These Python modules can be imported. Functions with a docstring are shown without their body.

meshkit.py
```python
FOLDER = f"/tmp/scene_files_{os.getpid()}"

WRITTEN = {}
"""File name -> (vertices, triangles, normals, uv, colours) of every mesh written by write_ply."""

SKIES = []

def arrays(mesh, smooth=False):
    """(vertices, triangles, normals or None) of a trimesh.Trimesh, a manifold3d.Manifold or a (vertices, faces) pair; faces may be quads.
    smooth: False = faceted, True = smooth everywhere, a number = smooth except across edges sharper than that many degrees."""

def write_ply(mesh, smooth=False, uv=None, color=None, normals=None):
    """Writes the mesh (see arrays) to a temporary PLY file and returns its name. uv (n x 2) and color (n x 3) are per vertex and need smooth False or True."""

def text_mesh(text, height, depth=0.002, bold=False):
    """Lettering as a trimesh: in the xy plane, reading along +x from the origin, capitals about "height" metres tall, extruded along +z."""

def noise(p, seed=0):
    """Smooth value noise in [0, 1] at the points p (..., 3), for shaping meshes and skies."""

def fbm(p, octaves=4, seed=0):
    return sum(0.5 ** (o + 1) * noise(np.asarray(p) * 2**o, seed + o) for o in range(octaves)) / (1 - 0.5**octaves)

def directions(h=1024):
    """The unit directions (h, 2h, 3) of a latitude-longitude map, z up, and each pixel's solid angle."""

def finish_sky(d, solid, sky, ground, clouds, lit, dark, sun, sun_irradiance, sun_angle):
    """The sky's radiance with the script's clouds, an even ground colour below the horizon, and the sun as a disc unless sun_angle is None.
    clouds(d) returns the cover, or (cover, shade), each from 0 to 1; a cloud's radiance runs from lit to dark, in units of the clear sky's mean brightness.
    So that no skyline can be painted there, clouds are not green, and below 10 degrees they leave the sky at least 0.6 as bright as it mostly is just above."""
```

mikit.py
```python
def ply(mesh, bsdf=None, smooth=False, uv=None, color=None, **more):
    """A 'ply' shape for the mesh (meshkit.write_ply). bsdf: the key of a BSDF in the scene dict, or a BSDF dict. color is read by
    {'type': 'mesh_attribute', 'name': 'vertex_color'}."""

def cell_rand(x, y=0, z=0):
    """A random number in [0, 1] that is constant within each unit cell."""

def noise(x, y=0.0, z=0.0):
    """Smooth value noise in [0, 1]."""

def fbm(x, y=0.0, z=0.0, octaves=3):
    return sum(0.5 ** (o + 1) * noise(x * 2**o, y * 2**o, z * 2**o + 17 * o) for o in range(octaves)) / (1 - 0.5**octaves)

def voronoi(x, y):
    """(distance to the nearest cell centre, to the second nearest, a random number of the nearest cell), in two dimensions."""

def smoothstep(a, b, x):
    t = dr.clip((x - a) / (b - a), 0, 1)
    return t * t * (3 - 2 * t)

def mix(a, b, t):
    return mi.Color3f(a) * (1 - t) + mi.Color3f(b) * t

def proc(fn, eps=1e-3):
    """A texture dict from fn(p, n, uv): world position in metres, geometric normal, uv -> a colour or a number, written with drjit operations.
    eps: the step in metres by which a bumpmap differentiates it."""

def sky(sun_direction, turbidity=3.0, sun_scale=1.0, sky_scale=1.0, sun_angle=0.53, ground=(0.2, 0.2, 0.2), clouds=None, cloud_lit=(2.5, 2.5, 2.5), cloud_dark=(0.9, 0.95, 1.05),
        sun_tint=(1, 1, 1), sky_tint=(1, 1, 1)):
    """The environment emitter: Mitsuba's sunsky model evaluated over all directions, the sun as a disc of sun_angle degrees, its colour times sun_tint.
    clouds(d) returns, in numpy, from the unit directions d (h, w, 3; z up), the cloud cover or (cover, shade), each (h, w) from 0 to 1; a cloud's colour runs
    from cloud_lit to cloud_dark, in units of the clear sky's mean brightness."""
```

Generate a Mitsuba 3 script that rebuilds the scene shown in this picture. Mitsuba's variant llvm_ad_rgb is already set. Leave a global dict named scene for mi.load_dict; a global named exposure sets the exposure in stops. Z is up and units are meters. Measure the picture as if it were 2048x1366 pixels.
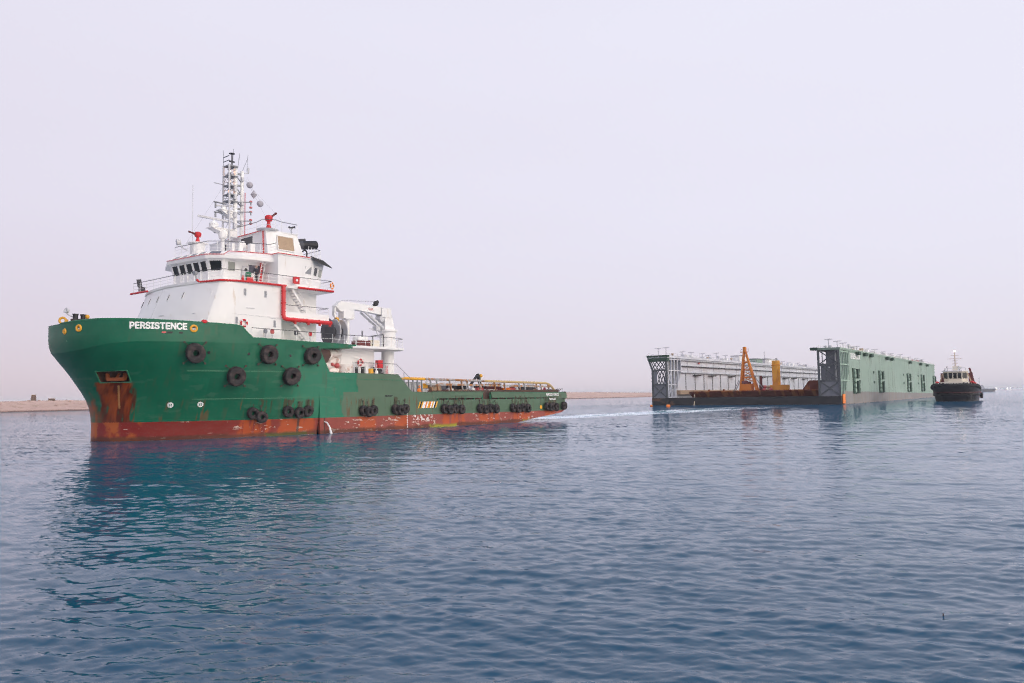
import math, random
import numpy as np, trimesh, drjit as dr, mitsuba as mi, mikit, meshkit
from shapely.geometry import Polygon
from mikit import proc, fbm, noise, smoothstep, mix

random.seed(7); RNG = np.random.default_rng(7)
T = mi.ScalarTransform4f
scene, labels, place = {}, {}, {}

# ------------------------------------------------------------------ camera, sky, exposure
EYE = np.array([0.0, 0.0, 3.6]); PITCH, ROLL = math.radians(4.1411), math.radians(0.9167)
FWD = np.array([0, math.cos(PITCH), math.sin(PITCH)])
UP0 = np.cross([1, 0, 0], FWD)
UPV = math.cos(ROLL) * UP0 + math.sin(ROLL) * np.array([1.0, 0, 0])
scene['camera'] = {'type': 'perspective', 'fov': 68.637, 'fov_axis': 'x', 'near_clip': 0.1, 'far_clip': 60000.0,
                   'to_world': T().look_at(origin=EYE.tolist(), target=(EYE + FWD).tolist(), up=UPV.tolist())}


def veil(d):
    """A thin, even haze veil over the dusk sky: pale lavender above, thicker and duller towards the horizon."""
    el = np.arcsin(np.clip(d[..., 2], -1, 1))
    az = np.arctan2(d[..., 0], d[..., 1])
    n = meshkit.fbm(np.stack([d[..., 0] * 2.2, d[..., 1] * 2.2, d[..., 2] * 9], -1), 4, 3)
    shade = 0.42 * np.exp(-np.maximum(el, 0) / 0.13) + 0.12 * (n - 0.5)
    shade = shade + 0.85 * (.5 + .5 * np.cos(az + 1.6)) ** 2 * np.exp(-np.maximum(el, 0) / 0.35)
    t = np.clip((np.degrees(el) - 24) / 50, 0, 1); cover = 0.93 - 0.5 * t * t * (3 - 2 * t)
    return cover, np.clip(shade, 0, 1)


SUN = (math.sin(math.radians(128)), math.cos(math.radians(128)), 0.36)
scene['sky'] = mikit.sky(SUN, turbidity=4, sun_scale=0.15, sky_scale=1.0, sun_angle=50, ground=(0.05, 0.08, 0.1), clouds=veil,
                         cloud_lit=(1.04, 1.01, 1.14), cloud_dark=(0.71, 0.525, 0.61), sun_tint=(.88, 1.06, 1.55))
exposure = 3.47

# ------------------------------------------------------------------ materials


def pm(color, rough=0.5, metal=0.0, spec=0.5, **kw):
    c = color if isinstance(color, dict) else {'type': 'rgb', 'value': list(color)}
    return {'type': 'twosided', 'bsdf': {'type': 'principled', 'base_color': c, 'roughness': rough, 'metallic': metal, 'specular': spec, **kw}}


PLAIN = dict(red=((0.55, 0.02, 0.025), .4), redpipe=((0.60, 0.025, 0.03), .35), yellow=((0.72, 0.36, 0.03), .45), orange=((0.75, 0.20, 0.02), .5),
             black=((0.012, 0.012, 0.015), .5), rubber=((0.022, 0.020, 0.024), .75), darkgrey=((0.06, 0.06, 0.07), .5),
             midgrey=((0.25, 0.26, 0.28), .5), palegrey=((0.55, 0.55, 0.57), .5), steel=((0.33, 0.35, 0.36), .4),
             visor=((0.03, 0.03, 0.035), .6), navy=((0.015, 0.016, 0.028), .6), skin=((0.45, 0.25, 0.17), .6),
             tan=((0.42, 0.30, 0.20), .6), maroon=((0.12, 0.02, 0.02), .6), cream=((0.72, 0.66, 0.55), .5),
             magenta=((0.45, 0.03, 0.07), .5), rope=((0.5, 0.42, 0.3), .8), bark=((0.13, 0.08, 0.06), .8), pinkred=((0.5, 0.1, 0.1), .5),
             canvas=((0.70, 0.68, 0.66), .8), greenpaint=((0.03, 0.17, 0.09), .5), greyhaze=((0.22, 0.23, 0.25), .6), plainwhite=((0.8, 0.8, 0.79), .4))
for k_, (c_, r_) in PLAIN.items():
    scene['m_' + k_] = pm(c_, r_)
scene['m_dayshape'] = pm((.40, .38, .42), .8)
scene['m_glass'] = pm((0.012, 0.014, 0.015), .08, spec=.6)
scene['m_glasspale'] = pm((0.30, 0.31, 0.28), .10, spec=.6)
scene['m_skylight'] = pm((0.10, 0.10, 0.13), .15, spec=.6)

# ship frame: a = metres aft of the stem, s = metres to starboard (port is negative), z up
P0 = np.array([-39.1555, 69.9418]); TH = math.radians(39.5)
U2 = np.array([math.sin(TH), math.cos(TH)]); V2 = np.array([-math.cos(TH), math.sin(TH)])
place['supply_ship'] = T([[U2[0], V2[0], 0, P0[0]], [U2[1], V2[1], 0, P0[1]], [0, 0, 1, 0], [0, 0, 0, 1]])


def ship_local(p):
    x, y = p.x - P0[0], p.y - P0[1]
    return x * U2[0] + y * U2[1], x * V2[0] + y * V2[1], p.z


def box01(v, lo, hi, soft):
    return smoothstep(lo - soft, lo + soft, v) * (1 - smoothstep(hi - soft, hi + soft, v))


CLUSTERS = [(11.8, 1.3), (15.9, 1.7), (24.4, 1.2), (29.0, 1.2), (37.9, 2.0), (44.6, 1.9), (51.2, 1.9), (58.2, 1.4)]


def hull_color(p, n, uv):
    a, s, z = ship_local(p)
    n1 = fbm(a * 0.9, z * 0.9, s * 0.9, 4)
    streak = fbm(a * 3.0, z * 0.35, s * 0.7, 3)
    fine = fbm(a * 9, z * 9, s * 9, 2)
    fresh = mix((0.003, 0.098, 0.050), (0.006, 0.130, 0.070), n1)
    fresh = mix(fresh, (0.026, 0.185, 0.108), box01(a + 0.8 * n1, 15.5, 23.5, 0.8) * box01(z, 1, 8.6, .2) * 0.75)
    dull = mix((0.075, 0.135, 0.082), (0.098, 0.158, 0.104), n1)
    edge = dr.select(z > 4.3, 23.2, 21.2) + 0.5 * (noise(z * 1.3, 3.0) - 0.5)
    green = mix(fresh, dull, smoothstep(edge - .12, edge + .12, a) * dr.select(z > 8.7, 0.0, 1.0))
    dirt = smoothstep(0.55, 0.75, streak) * smoothstep(0.42, 0.6, n1)
    green = mix(green, (0.07, 0.075, 0.04), dirt * 0.35)
    row = dr.floor(z / 1.9); cell = mikit.cell_rand(dr.floor((a + row * 1.7) / 5.2), row, 2.0)
    green = green * (0.93 + .14 * cell)
    rustdrip = smoothstep(0.62, 0.72, fbm(a * 4.5, z * 0.5, 5.0, 3)) * smoothstep(.45, .6, noise(a * .6, 9.0)) * box01(z, 1.6, 3.6, .4)
    green = mix(green, (0.16, 0.055, 0.02), rustdrip * 0.6)
    for c, w in CLUSTERS:
        run = box01(a, c - w, c + w, .1) * box01(z + .8 * (streak - .5), 2.3, 3.55, .12) * smoothstep(.50, .62, fbm(a * 3.2, z * .5, 4.0, 3))
        green = mix(green, (0.060, 0.045, 0.022), run * .75)
    scuff = smoothstep(.60, .70, fbm(a * .8, z * 2.6, 6.0, 4)) * box01(z, 1.7, 6.5, .5)
    green = mix(green, (0.10, 0.17, 0.12), scuff * .2)
    # rust run below the anchor pocket
    u = a + .033 * z * z
    pocket = box01(u + 0.9 * (streak - .5), .38, 2.35, .16) * (1 - smoothstep(5.3, 5.5, z)) * smoothstep(.42, .55, streak * .6 + n1 * .55 + .16 * box01(u, 1.25, 2.1, .2) + .10 * box01(u, .3, .7, .2))
    rust = mix((0.085, 0.014, 0.006), (0.27, 0.055, 0.012), smoothstep(.3, .7, streak))
    green = mix(green, rust, pocket)
    green = mix(green, (0.42, 0.22, 0.09), box01(u + .05 * n1, 1.47, 1.58, .03) * box01(z, 3.0, 5.1, .1) * .8)
    # boot topping
    red = mix((0.20, 0.020, 0.016), (0.33, 0.085, 0.062), smoothstep(2, 30, a) * .8 + .35 * (n1 - .5))
    red = mix(red, (0.17, 0.06, 0.045), smoothstep(.5, .7, fine) * .3)
    for c, w in CLUSTERS:
        m = box01(a + 1.2 * (n1 - .5), c - w, c + w, .25) * smoothstep(.38, .55, streak + .1)
        red = mix(red, (0.46, 0.085, 0.018), m * .8)
    red = mix(red, (0.36, 0.085, 0.02), box01(a + n1, -.5, 3.2, .3) * smoothstep(.40, .6, n1))
    chip = smoothstep(.66, .70, fbm(a * 2.2 + z, z * 5.5, 2.0, 4)) * smoothstep(.5, .62, noise(a * .5, z * .8, 4.0))
    red = mix(red, (0.62, 0.50, 0.42), chip * .75)
    chip2 = box01(a, 31.2, 34.3, .3) * smoothstep(.56, .60, fbm(a * 5, z * 5, 1.0, 4)) * box01(z, .8, 2.0, .2)
    red = mix(red, (0.7, 0.66, 0.62), chip2)
    weld = dr.maximum(box01(a, 15.9, 16.15, .04), box01(a, 18.7, 18.85, .03))
    red = mix(red, (0.05, 0.035, 0.03), weld * .8)
    slime = (1 - smoothstep(0.18, 0.55, z + .5 * (n1 - .5)))
    red = mix(red, (0.06, 0.03, 0.018), slime * .75)
    weed = slime * smoothstep(.40, .55, n1) * dr.maximum(box01(a, 33, 40, .8), box01(a, 49, 55, .7))
    red = mix(red, (0.30, 0.28, 0.03), weed)
    weed2 = slime * smoothstep(.5, .6, n1) * box01(a, 12, 20, .8)
    red = mix(red, (0.07, 0.075, 0.02), weed2)
    bz = 1.74 - 0.0055 * a + 0.05 * (fine - .5)
    col = mix(red, green, smoothstep(bz - .02, bz + .02, z))
    # draught marks
    tick = box01(a, 30.25, 30.42, .02) * dr.select(dr.abs((z * 5) - dr.floor(z * 5) - .5) < .27, 1.0, 0.0) * box01(z, .1, 2.2, .01)
    return mix(col, (0.75, 0.72, 0.7), tick * .9)


def hull_bump(p, n, uv):
    a, s_, z = ship_local(p)
    frame = dr.abs(dr.sin(a * (math.pi / .72))) * dr.abs(dr.sin(z * (math.pi / 1.9) + .4))
    row = dr.floor(z / 1.9); joint = dr.abs((a + row * 1.7) / 5.2 - dr.floor((a + row * 1.7) / 5.2) - .5) * 5.2
    seam = (1 - smoothstep(.02, .05, dr.abs(joint - 2.57))) + (1 - smoothstep(.02, .05, dr.abs(z / 1.9 - dr.floor(z / 1.9) - .5) * 1.9))
    dent = smoothstep(.55, .8, noise(a * .55, z * .7, 3.0))
    return -.0085 * frame * (.4 + .9 * noise(a * .3, z * .4, 8.0)) + .006 * seam - .03 * dent * noise(a * 1.3, z * 1.3, 5.0) + 0.010 * fbm(a * .5, z * .5, 1.0, 2)


scene['m_hull'] = {'type': 'twosided', 'bsdf': {'type': 'bumpmap', 'scale': 1.0, 'arbitrary': proc(
    hull_bump, 0.02),
    'bsdf': {'type': 'principled', 'base_color': proc(hull_color), 'roughness': 0.42, 'specular': 0.35}}}


def white_color(p, n, uv):
    h = (p.x + p.y * .7)
    streak = fbm(h * 2.6, p.z * 0.30, p.y * .5, 3)
    blot = fbm(h * .8, p.z * .8, p.y * .8, 3)
    c = mix((0.80, 0.79, 0.78), (0.74, 0.73, 0.72), blot)
    c = mix(c, (0.55, 0.40, 0.26), smoothstep(.62, .76, streak) * smoothstep(.50, .64, blot) * .4)
    return c


scene['m_white'] = {'type': 'twosided', 'bsdf': {'type': 'bumpmap', 'scale': 1.0, 'arbitrary': proc(
    lambda p, n, uv: -.006 * dr.abs(dr.sin((p.x * U2[0] + p.y * U2[1]) * 4.4)) * dr.abs(dr.sin(p.z * 2.4)) * (.4 + noise(p.x * .5, p.y * .5, p.z * .5)) + .006 * fbm(p.x, p.y, p.z, 2), .02),
    'bsdf': {'type': 'principled', 'base_color': proc(white_color), 'roughness': .38, 'specular': .5}}}


def tankwhite_color(p, n, uv):
    b = fbm(p.x * 3 + p.y, p.z * 3, p.y * 3, 3)
    return mix((0.74, 0.68, 0.64), (0.42, 0.22, 0.16), smoothstep(.5, .72, b) * .7)


scene['m_tank'] = pm(proc(tankwhite_color), .5)


def rustrail_color(p, n, uv):
    b = fbm(p.x * 1.7 + p.y, p.z * 2, p.y * 1.7, 3)
    return mix((0.36, 0.36, 0.36), (0.34, 0.15, 0.06), smoothstep(.42, .6, b))


scene['m_rustrail'] = pm(proc(rustrail_color), .6)
scene['m_railtan'] = pm((0.50, 0.36, 0.17), .55)
scene['m_darkrust'] = pm(proc(lambda p, n, uv: mix((0.05, 0.035, 0.033), (0.11, 0.05, 0.035), fbm(p.x * 1.5, p.y * 1.5, p.z * 2, 3))), .7)

# ------------------------------------------------------------------ mesh helpers


def cat(ms):
    return trimesh.util.concatenate([m for m in ms if m is not None])


def bx(c, size):
    m = trimesh.creation.box(extents=size); m.apply_translation(c); return m


def bb(x0, x1, y0, y1, z0, z1):
    return bx(((x0 + x1) / 2, (y0 + y1) / 2, (z0 + z1) / 2), (abs(x1 - x0), abs(y1 - y0), abs(z1 - z0)))


def bar(p, q, w, h=None):
    """A rectangular bar from p to q."""
    p, q = np.array(p, float), np.array(q, float); d = q - p; L = np.linalg.norm(d); d /= L
    up = np.array([0, 0, 1.0]) if abs(d[2]) < .95 else np.array([0, 1.0, 0])
    x = np.cross(up, d); x /= np.linalg.norm(x); y = np.cross(d, x)
    m = trimesh.creation.box(extents=(w, h or w, L)); M = np.eye(4); M[:3, 0], M[:3, 1], M[:3, 2], M[:3, 3] = x, y, d, (p + q) / 2
    m.apply_transform(M); return m


def rod(p, q, r, n=8, r2=None):
    p, q = np.array(p, float), np.array(q, float)
    return tube([p, q], [r, r if r2 is None else r2], n)


def tube(path, r, n=8, cap=True):
    path = np.array(path, float); k = len(path); r = np.broadcast_to(np.asarray(r, float), (k,))
    tan = np.gradient(path, axis=0); tan /= np.linalg.norm(tan, axis=1, keepdims=True) + 1e-12
    ref = np.array([0, 0, 1.0]) if abs(tan[0][2]) < .9 else np.array([1.0, 0, 0])
    x = np.cross(ref, tan[0]); x /= np.linalg.norm(x); rings = []
    for i in range(k):
        x = x - tan[i] * (x @ tan[i]); x /= np.linalg.norm(x); y = np.cross(tan[i], x)
        an = np.arange(n) * 2 * np.pi / n
        rings.append(path[i] + r[i] * (np.cos(an)[:, None] * x + np.sin(an)[:, None] * y))
    v = np.vstack(rings); f = []
    for i in range(k - 1):
        for j in range(n):
            a, b = i * n + j, i * n + (j + 1) % n
            f += [[a, b, b + n], [a, b + n, a + n]]
    if cap:
        for i, o in ((0, 0), (k - 1, 1)):
            v = np.vstack([v, path[i]]); c = len(v) - 1
            for j in range(n):
                a, b = i * n + j, i * n + (j + 1) % n
                f.append([c, b, a] if o == 0 else [c, a, b])
    return trimesh.Trimesh(v, np.array(f), process=False)


def bend(pts, rad=.25, n=5):
    """Rounds the corners of a polyline."""
    pts = [np.array(p, float) for p in pts]; out = [pts[0]]
    for a, b, c in zip(pts, pts[1:], pts[2:]):
        d0, d1 = a - b, c - b; l0, l1 = np.linalg.norm(d0), np.linalg.norm(d1); r = min(rad, l0 * .45, l1 * .45)
        p, q = b + d0 / l0 * r, b + d1 / l1 * r
        for t in np.linspace(0, 1, n):
            out.append((1 - t) ** 2 * p + 2 * t * (1 - t) * b + t * t * q)
    out.append(pts[-1]); return np.array(out)


def lathe(profile, n=24, axis='z', c=(0, 0, 0), direction=None):
    """Revolves (radius, height) points round the axis."""
    pr = np.array(profile, float); an = np.arange(n) * 2 * np.pi / n
    v = np.array([[r * math.cos(t), r * math.sin(t), h] for t in an for r, h in pr]); k = len(pr); f = []
    for i in range(n):
        j = (i + 1) % n
        for m in range(k - 1):
            a, b, cc, d = i * k + m, j * k + m, j * k + m + 1, i * k + m + 1
            if pr[m][0] > 1e-9: f.append([a, b, d if pr[m + 1][0] < 1e-9 else cc])
            if pr[m + 1][0] > 1e-9: f.append([a, cc, d])
    m = trimesh.Trimesh(v, np.array(f), process=False)
    d = {'x': (1, 0, 0), 'y': (0, 1, 0), 'z': (0, 0, 1)}[axis] if direction is None else direction
    m.apply_transform(trimesh.geometry.align_vectors([0, 0, 1], np.array(d, float))); m.apply_translation(c); return m


def cyl(c, r, h, n=20, r2=None, axis='z'):
    r2 = r if r2 is None else r2
    return lathe([(0, 0), (r, 0), (r2, h), (0, h)], n, axis, c)


def ball(c, r, sub=2, scale=(1, 1, 1)):
    m = trimesh.creation.icosphere(subdivisions=sub, radius=r); m.apply_scale(scale); m.apply_translation(c); return m


def torus(c, R, r, direction=(0, 0, 1), n=24, k=8, flat=1.0):
    an = np.arange(k + 1) * 2 * np.pi / k
    pr = [(R + r * math.cos(t), r * flat * math.sin(t)) for t in an]
    return lathe(pr, n, c=c, direction=direction)


def loft2(p0, z0, p1, z1, caps=True):
    """Prism between two polygons of as many corners."""
    n = len(p0); v = [(x, y, z0) for x, y in p0] + [(x, y, z1) for x, y in p1]; f = []
    for i in range(n):
        j = (i + 1) % n; f += [[i, j, n + j], [i, n + j, n + i]]
    m = trimesh.Trimesh(v, f, process=False)
    if caps:
        tv, tf = trimesh.creation.triangulate_polygon(Polygon(p1), engine='earcut')
        top = trimesh.Trimesh(np.c_[tv, np.full(len(tv), z1)], tf, process=False)
        tv, tf = trimesh.creation.triangulate_polygon(Polygon(p0), engine='earcut')
        bot = trimesh.Trimesh(np.c_[tv, np.full(len(tv), z0)], tf[:, ::-1], process=False)
        m = cat([m, top, bot])
    return m


def prism(p, z0, z1):
    return loft2(p, z0, p, z1)


def mirror(half):
    """Closes a port half outline (first and last point on the centreline or not) with its starboard mirror."""
    return list(half) + [(a, -s) for a, s in reversed(half) if abs(s) > 1e-6]


def plate(poly_az, s, th):
    """A plate in the a-z plane at s, th thick (towards +s)."""
    m = trimesh.creation.extrude_polygon(Polygon(poly_az), th, engine='earcut')
    v = m.vertices.copy(); m.vertices = np.c_[v[:, 0], s + v[:, 2], v[:, 1]]; m.invert(); return m


def quad_slab(corners, th, direction):
    """A thin slab on four corners, grown by th along direction."""
    c = np.array(corners, float); d = np.array(direction, float); d /= np.linalg.norm(d)
    v = np.vstack([c, c + d * th])
    f = [[0, 1, 2], [0, 2, 3], [4, 6, 5], [4, 7, 6]]
    for i in range(4):
        j = (i + 1) % 4; f += [[i, 4 + i, 4 + j], [i, 4 + j, j]]
    m = trimesh.Trimesh(v, f, process=False); trimesh.repair.fix_normals(m); return m


# ------------------------------------------------------------------ scene helpers


def numbered(key):
    if key not in scene and key not in labels: return key
    i = 1
    while f'{key}_{i:03d}' in scene or f'{key}_{i:03d}' in labels: i += 1
    return f'{key}_{i:03d}'


def thing(name, label, category, group=None, xf=None, kind=None):
    key = numbered(name); labels[key] = {'label': label, 'category': category}
    if group: labels[key]['group'] = group
    if kind: labels[key]['kind'] = kind
    if xf is not None: place[key] = xf
    return key


def part(parent, name, mesh, m, smooth=30, label=None, kind=None, emit=None):
    key = numbered(parent + '__' + name)
    more = {}
    xf = place.get(parent.split('__')[0])
    if xf is not None: more['to_world'] = xf
    if emit is not None: more['emitter'] = {'type': 'area', 'radiance': {'type': 'rgb', 'value': list(emit)}}
    if isinstance(mesh, list): mesh = cat(mesh)
    scene[key] = mikit.ply(mesh, 'm_' + m, smooth=smooth, **more)
    if label or kind:
        labels[key] = {}
        if label: labels[key]['label'] = label
        if kind: labels[key]['kind'] = kind
    return key


def each(parent, name, meshes, m, **kw):
    for x in meshes: part(parent, name, x, m, **kw)


def single(name, mesh, m, label, category, group=None, xf=None, smooth=30, kind=None):
    """A thing that is one mesh."""
    key = numbered(name)
    if isinstance(mesh, list): mesh = cat(mesh)
    scene[key] = mikit.ply(mesh, 'm_' + m, smooth=smooth, **({'to_world': xf} if xf is not None else {}))
    labels[key] = {'label': label}
    if category: labels[key]['category'] = category
    if group: labels[key]['group'] = group
    if kind: labels[key]['kind'] = kind
    return key


def structure(name, mesh, m, smooth=False):
    scene[name] = mikit.ply(mesh, 'm_' + m, smooth=smooth); labels[name] = {'label': name.replace('_', ' '), 'kind': 'structure'}


SX = place['supply_ship']

#@WATER
# ------------------------------------------------------------------ water


def wave_bank(n, lo, hi, rms, spread, seed):
    r = np.random.default_rng(seed)
    lam = np.exp(np.linspace(np.log(lo), np.log(hi), n) + r.normal(0, .05, n))
    th = math.radians(12) + r.normal(0, spread, n); k = 2 * np.pi / lam
    amp = rms * math.sqrt(2 / n) / k
    return k * np.sin(th), k * np.cos(th), amp, r.uniform(0, 2 * np.pi, n)


BANKS = [(wave_bank(40, .10, .32, .066, .60, 1), True, 85), (wave_bank(34, .32, .9, .080, .50, 2), True, 260), (wave_bank(16, 1.05, 5, .032, .42, 3), False, 3000)]


def water_mesh():
    half = math.radians(41)
    az = np.concatenate([np.linspace(-half, half, 860), np.linspace(half, 2 * np.pi - half, 50)[1:-1]])
    r, rad = 4.0, [4.0]
    while r < 40000:
        r += min(max(.036, r * r / (3.6 * 750) * .7), max(.085, .0036 * r)) if r < 260 else r * .03
        rad.append(r)
    rad = np.array(rad); A, R = np.meshgrid(az, rad)
    x, y = R * np.sin(A), R * np.cos(A)
    z = np.zeros_like(x); near = R < 6000
    gust = .25 + 1.0 * meshkit.fbm(np.stack([x / 26, y / 40, 0 * x], -1), 3, 5) + .55 * meshkit.fbm(np.stack([x / 5, y / 7, 0 * x + 9], -1), 2, 15)
    xn, yn, gn = x[near], y[near], gust[near]; zn = np.zeros_like(xn)
    for (kx, ky, am, ph), mod, reach in BANKS:
        h = np.zeros_like(xn)
        for a, b, c, d in zip(kx, ky, am, ph):
            t = a * xn + b * yn + d
            h += c * (np.sin(t) - .30 * np.cos(2 * t))
        zn += h * (gn if mod else 1) * np.exp(-(R[near] / reach) ** 2)
    z[near] = zn
    nr, na = R.shape
    v = np.stack([x, y, z], -1).reshape(-1, 3)
    i, j = np.meshgrid(np.arange(nr - 1), np.arange(na), indexing='ij'); j2 = (j + 1) % na
    a, b, c, d = i * na + j, i * na + j2, (i + 1) * na + j2, (i + 1) * na + j
    f = np.vstack([np.stack([a, b, c], -1).reshape(-1, 3), np.stack([a, c, d], -1).reshape(-1, 3)])
    cap = np.stack([np.full(na, len(v)), (np.arange(na) + 1) % na, np.arange(na)], -1)
    v = np.vstack([v, [[0, 0, 0]]])
    return trimesh.Trimesh(v, np.vstack([f, cap]), process=False)


def foam_amount(p):
    a, s, z = ship_local(p)
    mid = -3.0 - 0.03 * (a - 58) + 2.2 * (fbm(a * .03, 2.0, 0.0, 2) - .5)
    w = 4.5 + 0.06 * (a - 55)
    d = dr.abs(s - mid) / w
    inside = (1 - smoothstep(.55, 1.1, d)) * smoothstep(52, 57, a) * (1 - smoothstep(95, 165, a))
    n = fbm(a * .22, s * .9, 1.0, 4)
    near = (1 - smoothstep(60, 110, a)) * .12
    foam = smoothstep(.42 - near, .62 - near, n + .14 * (fbm(a * 1.1, s * 2.5, 1.0, 3) - .3)) * inside
    wash = inside * (.45 + .5 * fbm(a * .08, s * .3, 4.0, 2))
    # thin lace of foam along the waterline
    lace = (1 - smoothstep(.0, .22, dr.abs(s + 10.02))) * box01(a, 15, 48, 3) * smoothstep(.50, .62, fbm(a * .5, 7.0, 0.0, 3)) * .8
    jet = (1 - smoothstep(.25, .8, dr.sqrt(dr.square(a - 19.2) + dr.square(s + 10.4) * 1.5))) * smoothstep(.4, .6, fbm(a * 3, s * 3, 0.0, 3))
    return dr.clip(dr.maximum(dr.maximum(foam, lace), jet), 0, 1), dr.clip(wash, 0, 1)


def water_color(p, n, uv):
    foam, wash = foam_amount(p)
    deep = mix((0.005, 0.056, 0.112), (0.006, 0.070, 0.136), fbm(p.x * .03, p.y * .03, 0.0, 2))
    deep = mix(deep, (0.06, 0.26, 0.34), wash * .8)
    return mix(deep, (0.72, 0.78, 0.82), foam)


scene['m_water'] = {'type': 'bumpmap', 'scale': 1.0, 'arbitrary': proc(lambda p, n, uv: .0022 * fbm(p.x * 11, p.y * 15.0, 0.0, 2), .012),
                    'bsdf': {'type': 'principled', 'base_color': proc(water_color), 'roughness': proc(lambda p, n, uv: .035 + .5 * foam_amount(p)[0]), 'eta': 1.33}}
structure('water', water_mesh(), 'water', smooth=True)
#@END
# ------------------------------------------------------------------ the supply ship: hull
B = 9.9
ZS = np.array([(-3, .4), (0, .1), (1, .14), (2, .15), (3.05, 0), (4.12, -.34), (4.86, -.79), (6.18, -1.54), (7.41, -2.39), (8.31, -2.99), (9.2, -3.14), (11.5, -3.15)])
KN = np.array([(-3.15, 7.98), (-2.19, 8.36), (-1.06, 8.76), (.71, 8.93), (4, 8.96), (8, 8.99), (40, 8.99)])
TP = np.array([(-3.2, 10.68), (-2.8, 10.76), (-1.77, 10.88), (.27, 10.88), (3.5, 10.81), (6.3, 10.74), (9.35, 10.66), (10.45, 9.54), (40, 8.9)])


def stem_a(z): return np.interp(z, ZS[:, 0], ZS[:, 1])
def knuckle_z(a): return np.interp(a, KN[:, 0], KN[:, 1])
def top_z(a): return np.interp(a, TP[:, 0], TP[:, 1])


def half(a, z):
    """Half breadth of the hull at a, z."""
    a, z = np.asarray(a, float), np.asarray(z, float)
    t = np.clip(z / 8.9, 0, 1); a0 = stem_a(z); af = 24 - 10 * t; p = 1.75 + .75 * t ** 1.6
    return B * (1 - np.clip((af - a) / (af - a0), 0, 1) ** p) ** (1 / p)


def hull_n(a, z):
    """(point on the port side, outward normal)."""
    P = lambda a, z: np.array([a, -float(half(a, z)), z])
    e = .05; p = P(a, z); n = np.cross(P(a + e, z) - P(a - e, z), P(a, z + e) - P(a, z - e)); n /= np.linalg.norm(n)
    if n[1] > 0: n = -n
    return p, n


AE, NQ = 18.2, 110
POCKET_Z = (5.38, 6.44)
ROWS = sorted(set([-2.5, -1, 0, .5, 1.0, 1.7, 2.4, 3.1, 3.8, 4.6, POCKET_Z[0], 5.9, POCKET_Z[1], 6.9, 7.4, 7.9, 8.4, 8.99]))


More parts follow.
